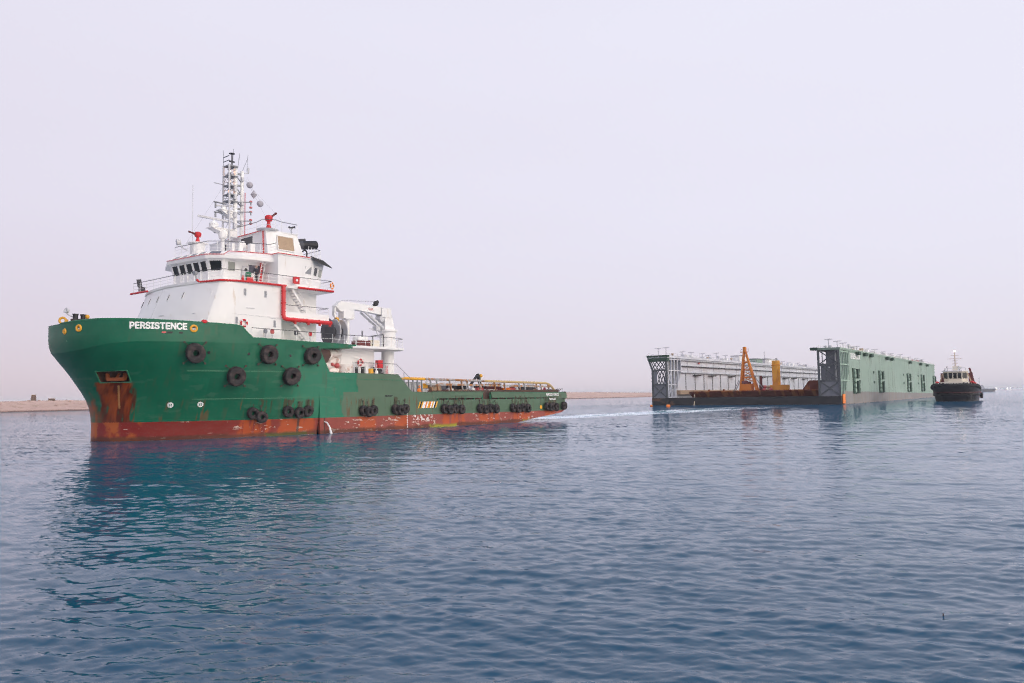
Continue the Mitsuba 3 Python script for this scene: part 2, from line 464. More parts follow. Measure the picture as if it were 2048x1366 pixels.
def bow_half(sgn):
    q = np.linspace(0, 1, NQ) ** 1.7
    grid = []
    for zn in ROWS + [('t', f) for f in (0, .25, .5, .75, 1)]:
        a = stem_a(zn if not isinstance(zn, tuple) else 9.5) * (1 - q) + AE * q
        for _ in range(6):
            if isinstance(zn, tuple):
                z = knuckle_z(a) * (1 - zn[1]) + top_z(a) * zn[1]
            else:
                z = zn * np.where(zn > 0, 1 + (knuckle_z(a) / 8.99 - 1) * (max(zn, 0) / 8.99) ** 3, 1)
            a = stem_a(z) * (1 - q) + AE * q
        grid.append(np.stack([a, sgn * half(a, z), z], -1))
    return np.array(grid)


def grid_mesh(g, flip, drop=None):
    nr, nc = g.shape[:2]; f = []
    for i in range(nr - 1):
        for j in range(nc - 1):
            if drop is not None and drop(i, j): continue
            a, b, c, d = i * nc + j, i * nc + j + 1, (i + 1) * nc + j + 1, (i + 1) * nc + j
            f += [[a, b, c], [a, c, d]] if not flip else [[a, c, b], [a, d, c]]
    m = trimesh.Trimesh(g.reshape(-1, 3), f, process=False)
    return m


GP = bow_half(-1); GS = bow_half(1)
r0, r1 = ROWS.index(POCKET_Z[0]), ROWS.index(POCKET_Z[1])
pc = [j for j in range(NQ) if -.42 <= GP[r0][j][0] <= 1.38]; c0, c1 = pc[0], pc[-1]
bow_port = grid_mesh(GP, False, lambda i, j: r0 <= i < r1 and c0 <= j < c1)
bow_star = grid_mesh(GS, True)
PK = [GP[r0][c0], GP[r0][c1], GP[r1][c1], GP[r1][c0]]
pin = np.cross(PK[1] - PK[0], PK[3] - PK[0]); pin /= np.linalg.norm(pin); pin[2] = 0; pin /= np.linalg.norm(pin)
if pin[1] < 0: pin = -pin

arm = [(AE, 8.80), (18.9, 8.84), (21.5, 9.0), (22.9, 9.28), (22.95, 9.40), (AE, 9.50)]
midside = [(AE, -2.5), (34.3, -2.5), (34.3, 4.18), (31.05, 4.28), (28.95, 6.27), (19.5, 6.38), (AE, 8.80)]
midside = [(AE, -2.5), (34.3, -2.5), (34.3, 4.18), (31.05, 4.28), (28.95, 6.27), (19.45, 6.38), (18.75, 7.7), (AE, 8.79)]
stern_prof = [(34.3, -2.5), (50.0, -2.5), (50.6, 0.0), (54, .42), (58, .80), (61.3, 1.08), (62.2, 1.45), (62.3, 3.14), (34.3, 3.26)]


def solid_side(poly, s0, s1):
    m = trimesh.creation.extrude_polygon(Polygon(poly), s1 - s0, engine='earcut')
    v = m.vertices.copy(); m.vertices = np.c_[v[:, 0], s0 + v[:, 2], v[:, 1]]; m.invert(); return m


ship = thing('supply_ship', 'green and white offshore supply ship with rust stained bow and tall white bridge', 'ship', xf=SX)
stern_block = solid_side(stern_prof, -B, B)
mids = [plate(midside, -B, .25), plate(midside, B - .25, .25), plate(arm, -B, .25), plate(arm, B - .25, .25)]
# aft quarter turned in a little at the transom
v = stern_block.vertices
stern_block = stern_block.subdivide().subdivide()
v = stern_block.vertices; k = np.clip((v[:, 0] - 56.5) / 5.1, 0, 1) ** 2
v[:, 1] *= 1 - .045 * k
hullm = cat([bow_port, bow_star] + mids + [stern_block])
hull = part(ship, 'hull', hullm, 'hull', smooth=28, label='flared green hull with a knuckle at the bow and red boot topping')
# decks inside the bulwarks
fo = [(a, -float(half(a, 9.3)) + .15) for a in np.linspace(-3.0, 18, 30)] + [(22.6, -B + .2)]
part(ship, 'forecastle_deck', prism(mirror(fo), 9.0, 9.15), 'greenpaint')
part(ship, 'main_deck', [bb(18.3, 30.0, -9.62, 9.62, 4.9, 5.05), bb(30.0, 34.25, -9.62, 9.62, 2.8, 2.95)], 'darkrust')
# anchor pocket, recessed into the flare
dp = [p + pin * 1.1 for p in PK]
side = []
for i in range(4):
    j = (i + 1) % 4; side.append(trimesh.Trimesh([PK[i], PK[j], dp[j], dp[i]], [[0, 1, 2], [0, 2, 3]], process=False))
side.append(trimesh.Trimesh(dp, [[0, 1, 2], [0, 2, 3]], process=False))
pocket = part(ship, 'anchor_pocket', side, 'darkrust', smooth=False, label='dark recessed anchor pocket above the rust run')
mid_ = sum(PK) / 4 + pin * .45
scene['m_rustanchor'] = pm(proc(lambda p, n, uv: mix((0.16, 0.035, 0.012), (0.30, 0.08, 0.02), fbm(p.x * 3, p.y * 3, p.z * 3, 3))), .8)
along = (PK[1] - PK[0]) / np.linalg.norm(PK[1] - PK[0])
part(ship, 'anchor', [bar(mid_ - along * .75 - [0, 0, .22], mid_ + along * .75 - [0, 0, .22], .35, .3), bar(mid_ - along * .75 - [0, 0, .3], mid_ - along * .85 + [0, 0, .3], .3, .25),
                      bar(mid_ + along * .75 - [0, 0, .3], mid_ + along * .85 + [0, 0, .3], .3, .25), rod(mid_ - [0, 0, .2], mid_ + pin * .6 + [0, 0, .35], .14)], 'rustanchor')
fr = []
for i in range(4):
    j = (i + 1) % 4; fr.append(bar(PK[i] - pin * .02, PK[j] - pin * .02, .10, .08))
part(pocket, 'frame', fr, 'greenpaint')
# rubbing strakes, thin proud bands along the side


def strake(z, a0, a1, h=.07, d=.05, rz=None):
    pts = []
    for a in np.linspace(a0, a1, 40):
        p, n = hull_n(a, z) if a < AE else (np.array([a, -B, z]), np.array([0, -1, 0])); pts.append((p, n))
    ms = []
    for (p, n), (q, m) in zip(pts, pts[1:]): ms.append(bar(p + n * .01, q + m * .01, d, h))
    return cat(ms)


part(ship, 'rubbing_strake', strake(6.36, 5.0, 18.5), 'greenpaint')
part(ship, 'rubbing_strake', strake(3.75, 6.0, 20.0, .06), 'greenpaint')
part(ship, 'rubbing_strake', bar((20.2, -B - .03, 5.72), (29.3, -B - .03, 5.60), .06, .06), 'greenpaint')
# bulwark cap
cap_pts = []
for j in range(2, NQ):
    p = GP[-1][j]; cap_pts.append(p + [0, .05, .03])
part(ship, 'bulwark_cap', tube(cap_pts[::2] + [cap_pts[-1]], .07, 6), 'greenpaint')

# aft bulwark with freeing slots under it
for sg in (-1, 1):
    y0, y1 = (-B - .04, -B + .08) if sg < 0 else (B - .08, B + .04)
    sp = '' if sg < 0 else ''
    part(ship, 'aft_bulwark', [plate([(34.3, 3.26), (34.9, 3.26), (35.3, 3.44), (43.1, 3.40), (43.55, 4.14), (34.3, 4.20)], y0, .12)], 'hull')
    part(ship, 'aft_bulwark', [plate([(44.95, 4.12), (45.3, 3.38), (58.9, 3.28), (59.4, 3.16), (62.1, 3.14), (62.0, 3.96), (44.95, 4.12)], y0, .12)], 'hull')
    part(ship, 'bulwark_cap', [bar((34.3, (y0 + y1) / 2, 4.22), (43.5, (y0 + y1) / 2, 4.16), .2, .05), bar((45, (y0 + y1) / 2, 4.14), (61.3, (y0 + y1) / 2, 4.0), .2, .05)], 'greenpaint')
    each(ship, 'bulwark_stay', [bb(a - .05, a + .05, y0 + .1 if sg < 0 else y1 - .35, y0 + .35 if sg < 0 else y1 - .1, 3.1, 4.1) for a in np.arange(35.5, 61, 1.6)], 'greenpaint')
    part(ship, 'added_slot_backing', bb(34.4, 61.2, sg * 9.1 - .04, sg * 9.1 + .04, 3.15, 4.4), 'darkrust')  # plate added inside the bulwark so the freeing slots read dark
part(ship, 'work_deck', bb(34.2, 61.3, -9.05, 9.05, 3.16, 3.2), 'darkrust')
each(ship, 'transom_post', [bb(62.0, 62.4, -9.6, -9.0, 3.1, 4.1), bb(62.0, 62.4, -8.2, -7.6, 3.1, 4.0), bb(62.0, 62.4, 7.6, 8.2, 3.1, 4.0), bb(62.0, 62.4, 9.0, 9.6, 3.1, 4.1)], 'darkrust')
part(ship, 'stern_rail', tube(bend([(60.9, -9.4, 4.0), (61.2, -9.4, 4.45), (62.2, -9.2, 4.5), (62.6, -8.6, 4.5), (62.6, -5.5, 4.5), (62.2, -5.2, 3.6)], .3), .045, 6), 'darkgrey')

# cargo rails along the working deck


def rail_z(a): return 5.86 - .0175 * (a - 30.6)


for sg in (-1, 1):
    y = sg * 8.75
    if sg < 0:
        part(ship, 'cargo_rail', tube([(30.4, y, rail_z(30.4)), (34.2, y, rail_z(34.2))], .17, 8), 'yellow', label='yellow forward length of the cargo rail')
        part(ship, 'cargo_rail', tube([(34.3, y, rail_z(34)), (39.5, y, rail_z(39.5)), (45, y, rail_z(45))], .15, 8), 'rustrail')
        part(ship, 'cargo_rail', tube(bend([(45, y, rail_z(45)), (52, y, rail_z(52)), (59.3, y, rail_z(59.3)), (61.0, y, 4.0)], 1.1, 7), .16, 8), 'railtan')
        part(ship, 'cargo_rail', [bar((34.5, y, rail_z(40) - .5), (59.5, y, rail_z(59.5) - .5), .1, .26)], 'rustrail')
        for a in (35.15, 36.2, 38.5, 40.6, 41.7, 44.0, 47.0, 49.1, 52.3, 53.4, 56.2, 57.2, 59.0):
            part(ship, 'rail_post', bar((a, y, rail_z(a) - .05), (a + .36, y - .2, 3.2), .12, .2), 'rustrail')
        for a in (30.9, 31.6, 32.3, 33.0, 33.7):
            part(ship, 'rail_post', bar((a, y, rail_z(a) - .1), (a + .1, y - .1, 3.2), .1, .2), 'steel')
    else:
        part(ship, 'cargo_rail', tube(bend([(30.4, y, rail_z(30.4)), (45, y, rail_z(45)), (59.3, y, rail_z(59.3)), (61, y, 4)], 1, 5), .12, 8), 'rustrail')
        part(ship, 'shade_dark_rail_wall', plate([(30.4, 3.2), (60.5, 3.2), (59.3, rail_z(59.3) - .1), (30.4, rail_z(30.4) - .1)], y - .05, .1), 'darkgrey')  # dark grey paints in the shade seen behind the near rails
        each(ship, 'rail_post', [bb(a - .1, a + .1, y - .25, y - .08, 3.2, rail_z(a)) for a in np.arange(32, 60, 2.0)], 'rustrail')

# ------------------------------------------------------------------ the supply ship: house
HB = [(6.75, 0), (7.0, -3), (7.45, -5.5), (8.25, -7.75), (8.95, -8.25), (9.9, -8.45), (14.55, -8.45), (14.55, -6.6), (20.1, -6.6)]
RAKE = .39 * 6.2
HB0 = [(a - RAKE * max(0, min(1, (9.9 - a) / 2.0)), y) for a, y in HB]
part(ship, 'deckhouse', loft2(mirror(HB0), 9.0, mirror(HB), 15.02), 'white', smooth=20)
deck_out = [(6.65, 0), (6.9, -3), (7.35, -5.5), (8.2, -7.9), (9.9, -8.55), (14.55, -8.6), (20.75, -8.7), (20.75, 0)]
part(ship, 'bridge_deck', prism(mirror(deck_out), 15.0, 15.24), 'white', smooth=False)
part(ship, 'stair_landing', [bb(14.55, 20.35, -8.5, -6.6, 11.72, 11.9), bb(14.7, 20.35, -8.55, -8.47, 11.9, 12.55), bb(20.27, 20.35, -8.47, -6.6, 11.9, 12.55)], 'white', smooth=False)


def railing(name, path, h=1.0, step=1.3, mid=1, cap='darkgrey', closed=False):
    """Posts and mid rails in white with a thin dark top rail as a sub-part."""
    path = [np.array(p, float) for p in path]; ms = []
    for p, q in zip(path, path[1:]):
        n = max(1, int(round(np.linalg.norm(q - p) / step)))
        for i in range(n + 1):
            b = p + (q - p) * i / n; ms.append(rod(b, b + [0, 0, h], .028, 5))
        for k in range(1, mid + 1):
            ms.append(rod(p + [0, 0, h * k / (mid + 1)], q + [0, 0, h * k / (mid + 1)], .018, 5))
    key = part(ship, name, ms, 'plainwhite')
    part(key, 'top_rail', tube([p + [0, 0, h] for p in path], .032, 6), cap)
    return key


railing('railing', [(6.75, 7.3, 15.24), (6.95, 3.2, 15.24), (7.1, -2.8, 15.24), (7.5, -5.4, 15.24), (8.3, -7.8, 15.24), (9.9, -8.45, 15.24), (14.6, -8.5, 15.24), (20.65, -8.6, 15.24), (20.65, 0, 15.24)], 1.0, 1.5, 2)
railing('railing', [(14.6, -8.5, 12.5), (20.3, -8.5, 12.5), (20.3, -6.7, 12.5)], .75, 1.4, 1)
railing('railing', [(10.5, -9.6, 9.5), (14, -9.65, 9.46), (18.5, -9.65, 9.42), (23, -9.65, 9.36)], 1.05, 1.6, 1)
# wheelhouse
WB = [(8.45, 1.75), (9.15, -4.1), (10.05, -5.15), (14.45, -5.25), (14.45, 4.9), (10.0, 4.9)]
WT = [(8.05, 1.75), (8.75, -4.25), (9.85, -5.45), (14.45, -5.45), (14.45, 5.1), (9.7, 5.1)]
part(ship, 'wheelhouse', [loft2(WB, 15.24, WB, 16.5), loft2(WB, 16.5, WT, 17.75)], 'white', smooth=False)
EV = [(7.75, 1.95), (8.45, -4.45), (9.7, -5.75), (11.2, -6.6), (14.4, -7.2), (14.4, 7), (9.3, 5.6)]
EVT = [(8.55, 1.75), (9.25, -4.1), (10.25, -5.2), (11.4, -6.3), (14.4, -6.9), (14.4, 6.8), (10.0, 5.2)]
part(ship, 'wheelhouse_eave', [prism(EV, 17.75, 18.08), loft2(EV, 18.08, EVT, 18.62)], 'white', smooth=False)
ins = lambda p, q, t: tuple(np.array(p) * (1 - t) + np.array(q) * t)


def wall_point(poly0, z0, poly1, z1, i, t, z):
    f = (z - z0) / (z1 - z0); p = ins(poly0[i], poly0[i + 1], t); q = ins(poly1[i], poly1[i + 1], t)
    return np.array([*(ins(p, q, f)), z])


def window(corners, out, glass='glass', frame='white', fw=.05, name='window', round_=False):
    """Frame bars proud of the wall with a pane set in them."""
    c = [np.array(p, float) for p in corners]; o = np.array(out, float); o /= np.linalg.norm(o)
    ms = [bar(c[i] + o * .02, c[(i + 1) % 4] + o * .02, fw, fw) for i in range(4)]
    k = part(ship, name, ms, frame)
    part(k, 'pane', quad_slab([p + o * .006 for p in c], .012, o), glass, smooth=False)
    return k


def outward(c):
    n = np.cross(c[1] - c[0], c[3] - c[0]); return n / np.linalg.norm(n)


def win_on(i, t0, t1, z0, z1, glass='glass', poly0=WB, za=16.5, poly1=WT, zb=17.75):
    c = [wall_point(poly0, za, poly1, zb, i, t, z) for t, z in ((t0, z0), (t1, z0), (t1, z1), (t0, z1))]
    n = outward(c); ref = np.array([c[0][0] - 13, c[0][1], 0])
    if n @ ref < 0: n = -n
    window(c, n, glass)


for k in range(5):
    win_on(0, .02 + k * .197, .02 + k * .197 + .155, 16.56, 17.56)
win_on(1, .12, .90, 16.58, 17.58)
win_on(2, .10, .28, 16.62, 17.55, 'glasspale')
win_on(2, .60, .77, 16.62, 17.50, 'skylight')
win_on(2, .82, .985, 16.62, 17.50, 'skylight')
# ribs on the front under the windows
for k in range(6):
    p = np.array([*ins(WB[0], WB[1], .01 + k * .195), 15.3]); part(ship, 'wheelhouse_rib', bar(p - [.06, 0, 0], p + [-.06, 0, 1.15], .12, .06), 'white')
# skylights in the slope of the roof edge
for k in range(4):
    win_on(0, .06 + k * .235, .06 + k * .235 + .18, 18.16, 18.54, 'skylight', EV, 18.08, EVT, 18.62)
win_on(1, .1, .8, 18.16, 18.56, 'skylight', EV, 18.08, EVT, 18.62)
# side door
dc = [np.array((11.95, -5.27, 15.3)), np.array((12.7, -5.27, 15.3)), np.array((12.7, -5.38, 17.3)), np.array((11.95, -5.38, 17.3))]
door = part(ship, 'side_door', quad_slab(dc, .05, (0, -1, 0)), 'palegrey')
part(door, 'porthole', cyl((12.35, -5.44, 16.9), .16, .03, 16, axis='y'), 'glass')
# aft bridge block
CB = [(14.4, -8.0), (17.35, -8.0), (18.7, -7.75), (20.75, -6.5), (20.75, 0)]
CT = [(14.4, -8.0), (17.35, -8.0), (18.95, -7.85), (21.1, -6.6), (21.1, 0)]
part(ship, 'aft_bridge', [loft2(mirror([(14.4, 0)] + CB), 15.24, mirror([(14.4, 0)] + CB), 16.6), loft2(mirror([(14.4, 0)] + CB), 16.6, mirror([(14.4, 0)] + CT), 18.45)], 'white', smooth=False)
win_on(1, .22, .86, 16.8, 17.66, 'midgrey', CB, 16.6, CT, 18.45)
win_on(2, .08, .44, 16.8, 17.72, 'glass', CB, 16.6, CT, 18.45)
win_on(2, .56, .93, 16.8, 17.72, 'glasspale', CB, 16.6, CT, 18.45)
part(ship, 'roof_deck', [prism(mirror([(14.35, -8.1), (18.2, -8.1), (20.9, -6.7)]), 18.45, 18.62), prism([(10.4, -5.2), (14.35, -6.9), (14.35, 6.8), (10.4, 5.2)], 18.5, 18.63)], 'white', smooth=False)
vis = [np.array((18.25, -8.1, 18.72)), np.array((20.9, -6.7, 18.74)), np.array((21.75, -7.2, 17.95)), np.array((19.1, -8.6, 17.98))]
visor = part(ship, 'visor_roof', quad_slab(vis, .06, (0, 0, 1)), 'visor', smooth=False, label='black sloping visor over the aft bridge windows')
part(visor, 'rib', [bar(vis[0] * (1 - t) + vis[1] * t + [0, 0, .08], vis[3] * (1 - t) + vis[2] * t + [0, 0, .08], .05) for t in np.linspace(.05, .95, 6)], 'black')
part(ship, 'gooseneck_vent', tube(bend([(18.3, -7.4, 18.6), (18.3, -7.4, 19.35), (18.0, -7.4, 19.5), (17.75, -7.4, 19.25)], .2), .08, 8), 'black')
# red edge lines
part(ship, 'red_edge_line', tube([(7.7, 1.95, 18.12), (8.4, -4.47, 18.12), (9.7, -5.8, 18.12), (10.1, -6.0, 18.45), (11.3, -6.42, 18.52), (14.35, -7.0, 18.58)], .035, 6), 'redpipe')
part(ship, 'red_edge_line', tube([(14.33, -7.0, 18.58), (14.33, -8.13, 18.58), (18.2, -8.13, 18.58)], .045, 6), 'redpipe')
# upper block carrying the funnels
UB = [(14.45, 6.1), (14.45, -6.1), (15.1, -6.25), (18.9, -6.25), (18.9, 6.25), (15.1, 6.25)]
UT = [(14.45, 5.6), (14.45, -5.6), (15.1, -5.85), (18.1, -5.85), (18.1, 5.85), (15.1, 5.85)]
part(ship, 'funnel_casing', loft2(UB, 18.62, UT, 21.3), 'white', smooth=False)
part(ship, 'casing_top', [prism([(14.3, 5.7), (14.3, -5.7), (18.2, -6.0), (18.2, 6.0)], 21.3, 21.38)], 'white', smooth=False)
part(ship, 'red_edge_line', tube([(14.28, 1.5, 21.34), (14.28, -5.0, 21.34)], .05, 6), 'redpipe')
oc = [np.array((14.44, y, z)) for y, z in ((-.9, 20.2), (-3.3, 20.2), (-3.3, 21.1), (-.9, 21.1))]
window(oc, (-1, 0, 0), 'darkgrey', 'white', .08, 'casing_opening')
lv = part(ship, 'louvre', [bar((15.55, -6.28, 19.35), (17.55, -6.28, 19.35), .08), bar((15.55, -5.98, 20.9), (17.55, -5.98, 20.9), .08), bar((15.55, -6.28, 19.35), (15.55, -5.98, 20.9), .08), bar((17.55, -6.28, 19.35), (17.55, -5.98, 20.9), .08)], 'white')
for k in range(9):
    z = 19.42 + k * .17; y = -6.26 + (z - 19.35) * .193
    part(lv, 'slat', bar((15.6, y - .01, z), (17.5, y - .01, z), .05, .15), 'tan')
part(ship, 'exhaust_pipe', tube([(17.6, -5.1, 20.25), (19.6, -5.1, 20.55)], .42, 16), 'darkgrey')
ex = part(ship, 'exhaust_pipe', lathe([(.0, -.1), (.44, -.1), (.48, 0), (.48, 1.7), (.38, 1.7), (.36, .2), (0, .2)], 20, c=(19.4, -5.1, 20.5), direction=(2, 0, .33)), 'black', label='large black exhaust end pointing aft')
part(ship, 'exhaust_pipe', tube([(17.8, -4.2, 20.9), (20.3, -4.2, 21.35)], .17, 10), 'darkgrey')
part(ship, 'exhaust_pipe', tube([(17.6, 5.1, 20.25), (21.2, 5.1, 20.8)], .44, 14), 'black')
railing('railing', [(18.3, -7.7, 18.62), (20.6, -6.6, 18.62), (20.6, -3.5, 18.62)], 1.25, .7, 2, 'darkgrey')
railing('railing', [(8.4, 1.6, 18.63), (9.1, -3.8, 18.63), (10.4, -5.1, 18.63), (12.6, -5.9, 18.63), (14.3, -6.7, 18.63), (14.3, -7.8, 18.63)], 1.0, 1.1, 2)
railing('railing', [(14.4, 1.2, 21.38), (14.4, -4.0, 21.38), (14.1, -5.6, 21.38), (15.2, -6.3, 21.38), (16.2, -5.9, 21.38), (18.1, -5.9, 21.38)], 1.05, 1.5, 1)
# monitor platform on the casing corner
part(ship, 'monitor_platform', lathe([(0, -.16), (1.0, -.16), (1.15, 0), (0, 0)], 24, c=(15.0, -5.1, 21.52)), 'palegrey')


def monitor(c, az, el=25, s=1.0, ped=0.9):
    """Fire monitor: pedestal, round body, barrel."""
    c = np.array(c, float); top = c + [0, 0, ped * s]
    k = part(ship, 'fire_monitor', lathe([(.32 * s, 0), (.34 * s, .05), (.2 * s, ped * s * .6), (.16 * s, ped * s)], 14, c=c), 'red', label='red fire monitor')
    part(k, 'body', [lathe([(0, -.3 * s), (.32 * s, -.26 * s), (.42 * s, 0), (.40 * s, .22 * s), (.25 * s, .36 * s), (0, .4 * s)], 16, c=top + [0, 0, .3 * s])], 'red')
    d = np.array([math.cos(math.radians(az)) * math.cos(math.radians(el)), math.sin(math.radians(az)) * math.cos(math.radians(el)), math.sin(math.radians(el))])
    b0 = top + [0, 0, .3 * s]
    part(k, 'barrel', [rod(b0, b0 + d * 1.15 * s, .15 * s, 10, .09 * s), rod(b0 + d * 1.1 * s, b0 + d * 1.3 * s, .12 * s, 10)], 'maroon')
    return k


monitor((15.2, -5.0, 21.52), 10, 38, 1.0, .95)
part(ship, 'monitor_pedestal', [cyl((9.9, -.2, 18.6), .75, 1.35, 20), lathe([(0, 0), (1.0, 0), (1.0, .08), (0, .08)], 20, c=(9.9, -.2, 19.95))], 'white')
monitor((9.9, -.2, 20.03), 190, 8, .85, .75)

# red fire main along the deck edge
part(ship, 'fire_main', tube(bend([(7.25, -5.2, 15.35), (7.4, -5.4, 15.1), (8.15, -7.95, 15.12), (9.9, -8.66, 15.14), (14.9, -8.72, 15.16)], .3), .105, 8), 'redpipe')
part(ship, 'fire_main', tube([(16.3, -8.78, 15.12), (20.7, -8.84, 15.12)], .12, 8), 'redpipe')
part(ship, 'fire_main', tube([(6.55, 7.5, 15.12), (6.8, 4.2, 15.12)], .11, 8), 'redpipe')
vp = part(ship, 'fire_main', tube(bend([(14.6, -8.72, 15.16), (14.6, -8.74, 11.75), (20.45, -8.74, 11.68)], .4), .21, 10), 'redpipe', label='thick red pipe running down and aft on the house side')
each(vp, 'flange', [torus((14.6, -8.73, z), .22, .06, (0, 0, 1), 16, 6) for z in (14.6, 13.4)] + [torus((a, -8.74, 11.69), .22, .06, (1, 0, 0), 16, 6) for a in (15.8, 17.4, 18.9, 20.4)], 'redpipe')
each(vp, 'branch', [rod((a, -8.74, 11.7), (a, -8.74, 11.3), .13, 8) for a in (16.0, 17.6, 19.0, 20.3)], 'red')
part(ship, 'fire_main', tube(bend([(13.4, -5.6, 18.5), (13.9, -5.9, 18.2), (13.9, -5.75, 17.6), (13.9, -5.6, 15.3)], .2), .12, 8), 'redpipe')
part(ship, 'fire_main', tube([(14.38, -5.4, 18.6), (14.38, -5.2, 21.3)], .06, 8), 'redpipe')
hr = part(ship, 'hose_box', bb(15.75, 16.45, -8.82, -8.6, 15.5, 16.2), 'red', label='red square hose box with white disc on the bridge rail')
part(hr, 'disc', cyl((16.1, -8.86, 15.85), .13, .04, 14, axis='y'), 'plainwhite')
# stairs between the decks


def stairs(p, q, w, n, lab=None):
    """Two stringers with steps between them and a handrail; p lower end, q upper end, both on the inboard side."""
    p, q = np.array(p, float), np.array(q, float); o = np.array([0, w, 0])
    k = part(ship, 'stairs', [bar(p, q, .07, .24), bar(p + o, q + o, .07, .24)], 'white')
    for i in range(n):
        c = p + (q - p) * (i + .5) / n + o / 2; part(k, 'step', bx(c, (.26, w, .05)), 'palegrey', smooth=False)
    part(k, 'handrail', [rod(p + [0, 0, .9], q + [0, 0, .9], .03, 6), rod(p, p + [0, 0, .9], .03, 6), rod(q, q + [0, 0, .9], .03, 6)], 'plainwhite')


stairs((18.2, -8.3, 11.95), (15.9, -8.3, 14.98), .75, 11)
stairs((18.2, -8.3, 9.2), (15.9, -8.3, 11.7), .75, 9)
# ladder on the wheelhouse side
lp = part(ship, 'ladder', [rod((13.5, -5.7, 15.3), (13.5, -6.9, 18.6), .035, 6), rod((13.9, -5.7, 15.3), (13.9, -6.9, 18.6), .035, 6)], 'plainwhite')
part(lp, 'rung', [rod((13.5, -5.7 - 1.2 * t, 15.3 + 3.3 * t), (13.9, -5.7 - 1.2 * t, 15.3 + 3.3 * t), .025, 5) for t in np.linspace(.05, .95, 11)], 'plainwhite')
# slit windows of the deckhouse front and the side


def front_a(y, z):
    f = (z - 9.0) / 6.02; P = [(a0 * (1 - f) + a1 * f, y1) for (a0, _), (a1, y1) in zip(HB0, HB)]
    ys = [-p[1] for p in P[:6]]; return float(np.interp(abs(y), ys, [p[0] for p in P[:6]]))


for y in (6.3, 3.1, .9, -1.3, -3.7, -7.2):
    z0, z1 = 13.55, 14.2
    c = [np.array((front_a(y, z0), y + .13, z0)), np.array((front_a(y, z0), y - .13, z0)), np.array((front_a(y, z1), y - .13, z1)), np.array((front_a(y, z1), y + .13, z1))]
    window(c, (-1, 0, .39), 'darkgrey', 'white', .04)
for a, z in ((10.45, 14.12), (12.7, 14.1), (9.6, 11.3), (13.75, 11.2)):
    c = [np.array((a - .13, -8.46, z - .33)), np.array((a + .13, -8.46, z - .33)), np.array((a + .13, -8.46, z + .33)), np.array((a - .13, -8.46, z + .33))]
    window(c, (0, -1, 0), 'midgrey', 'palegrey', .05)
for y, z in ((-1.5, 12.0), (-6.1, 11.9)):
    a = front_a(y, z); part(ship, 'handhold', bar((a - .06, y + .5, z), (a - .06, y - .5, z), .05, .06), 'palegrey')
seam = [(front_a(.6, z) - .012, .6, z) for z in (10.8, 14.9)]
part(ship, 'weld_seam', bar(seam[0], seam[1], .03, .03), 'palegrey')
part(ship, 'weld_seam', bar((9.2, -8.48, 11.9), (14.5, -8.48, 11.85), .02, .03), 'palegrey')
each(ship, 'wall_fitting', [bar((10.6, -8.5, 12.6), (11.5, -8.5, 12.6), .05, .06), bar((13.3, -8.5, 11.75), (14.4, -8.5, 11.75), .05, .06)], 'palegrey')
sl = part(ship, 'searchlight', [lathe([(0, -.15), (.2, -.12), (.24, .15), (0, .16)], 14, c=(7.2, -5.0, 16.0), direction=(-1, 0, 0)), rod((7.3, -5.0, 15.2), (7.25, -5.0, 15.85), .04, 6)], 'midgrey')
sl = part(ship, 'searchlight', [lathe([(0, -.22), (.26, -.2), (.34, .2), (0, .22)], 14, c=(8.2, .5, 20.0), direction=(-1, .3, -.1)), tube(bend([(8.35, .5, 20), (8.6, .4, 19.4), (9.1, .2, 19.2)], .2), .06, 6)], 'palegrey')
part(ship, 'chair', [bb(6.9, 7.4, 6.0, 6.5, 15.3, 15.8), bar((6.95, 6.25, 15.8), (6.8, 6.25, 16.6), .45, .12)], 'darkgrey', label='dark seat-shaped fitting on the forward bridge deck corner')
each(ship, 'white_cabinet', [bb(12.3, 12.8, -6.3, -5.8, 18.63, 19.5), bb(11.5, 11.9, -5.6, -5.2, 18.63, 19.6), bb(10.9, 11.2, -5.2, -4.9, 18.63, 19.5)], 'white')
each(ship, 'vent_head', [rod((12.2, -4.6, 18.6), (12.2, -4.6, 19.3), .1, 8), rod((13.2, -5.2, 18.6), (13.2, -5.2, 19.4), .09, 8), rod((11.0, -3.9, 18.6), (11.0, -3.9, 19.5), .12, 8)], 'darkgrey')
part(ship, 'satellite_dome', [lathe([(.35, 0), (.45, .25), (.5, .6), (.42, .95), (.22, 1.15), (0, 1.2)], 18, c=(12.7, -.2, 20.9)), cyl((12.7, -.2, 18.6), .22, 2.3, 12)], 'plainwhite')
part(ship, 'satellite_dome', lathe([(.25, 0), (.32, .2), (.3, .5), (.15, .7), (0, .74)], 16, c=(13.3, -3.2, 19.6)), 'plainwhite')
part(ship, 'loudhailer', [lathe([(.1, -.3), (.3, .1), (.3, .2), (0, .1)], 12, c=(12.4, .6, 21.9), direction=(-1, 0, 0))], 'midgrey')
part(ship, 'horn', [rod((18.3, -4.5, 21.4), (18.3, -4.5, 22.3), .04, 6), lathe([(.05, -.3), (.14, .2), (0, .15)], 10, c=(18.2, -4.5, 22.35), direction=(-1, 0, .2)), lathe([(.05, -.3), (.14, .2), (0, .15)], 10, c=(18.5, -4.6, 22.45), direction=(1, -.4, .2))], 'darkgrey')
part(ship, 'whip_antenna', rod((9.5, .1, 18.8), (9.45, .1, 26.2), .03, 5), 'palegrey')

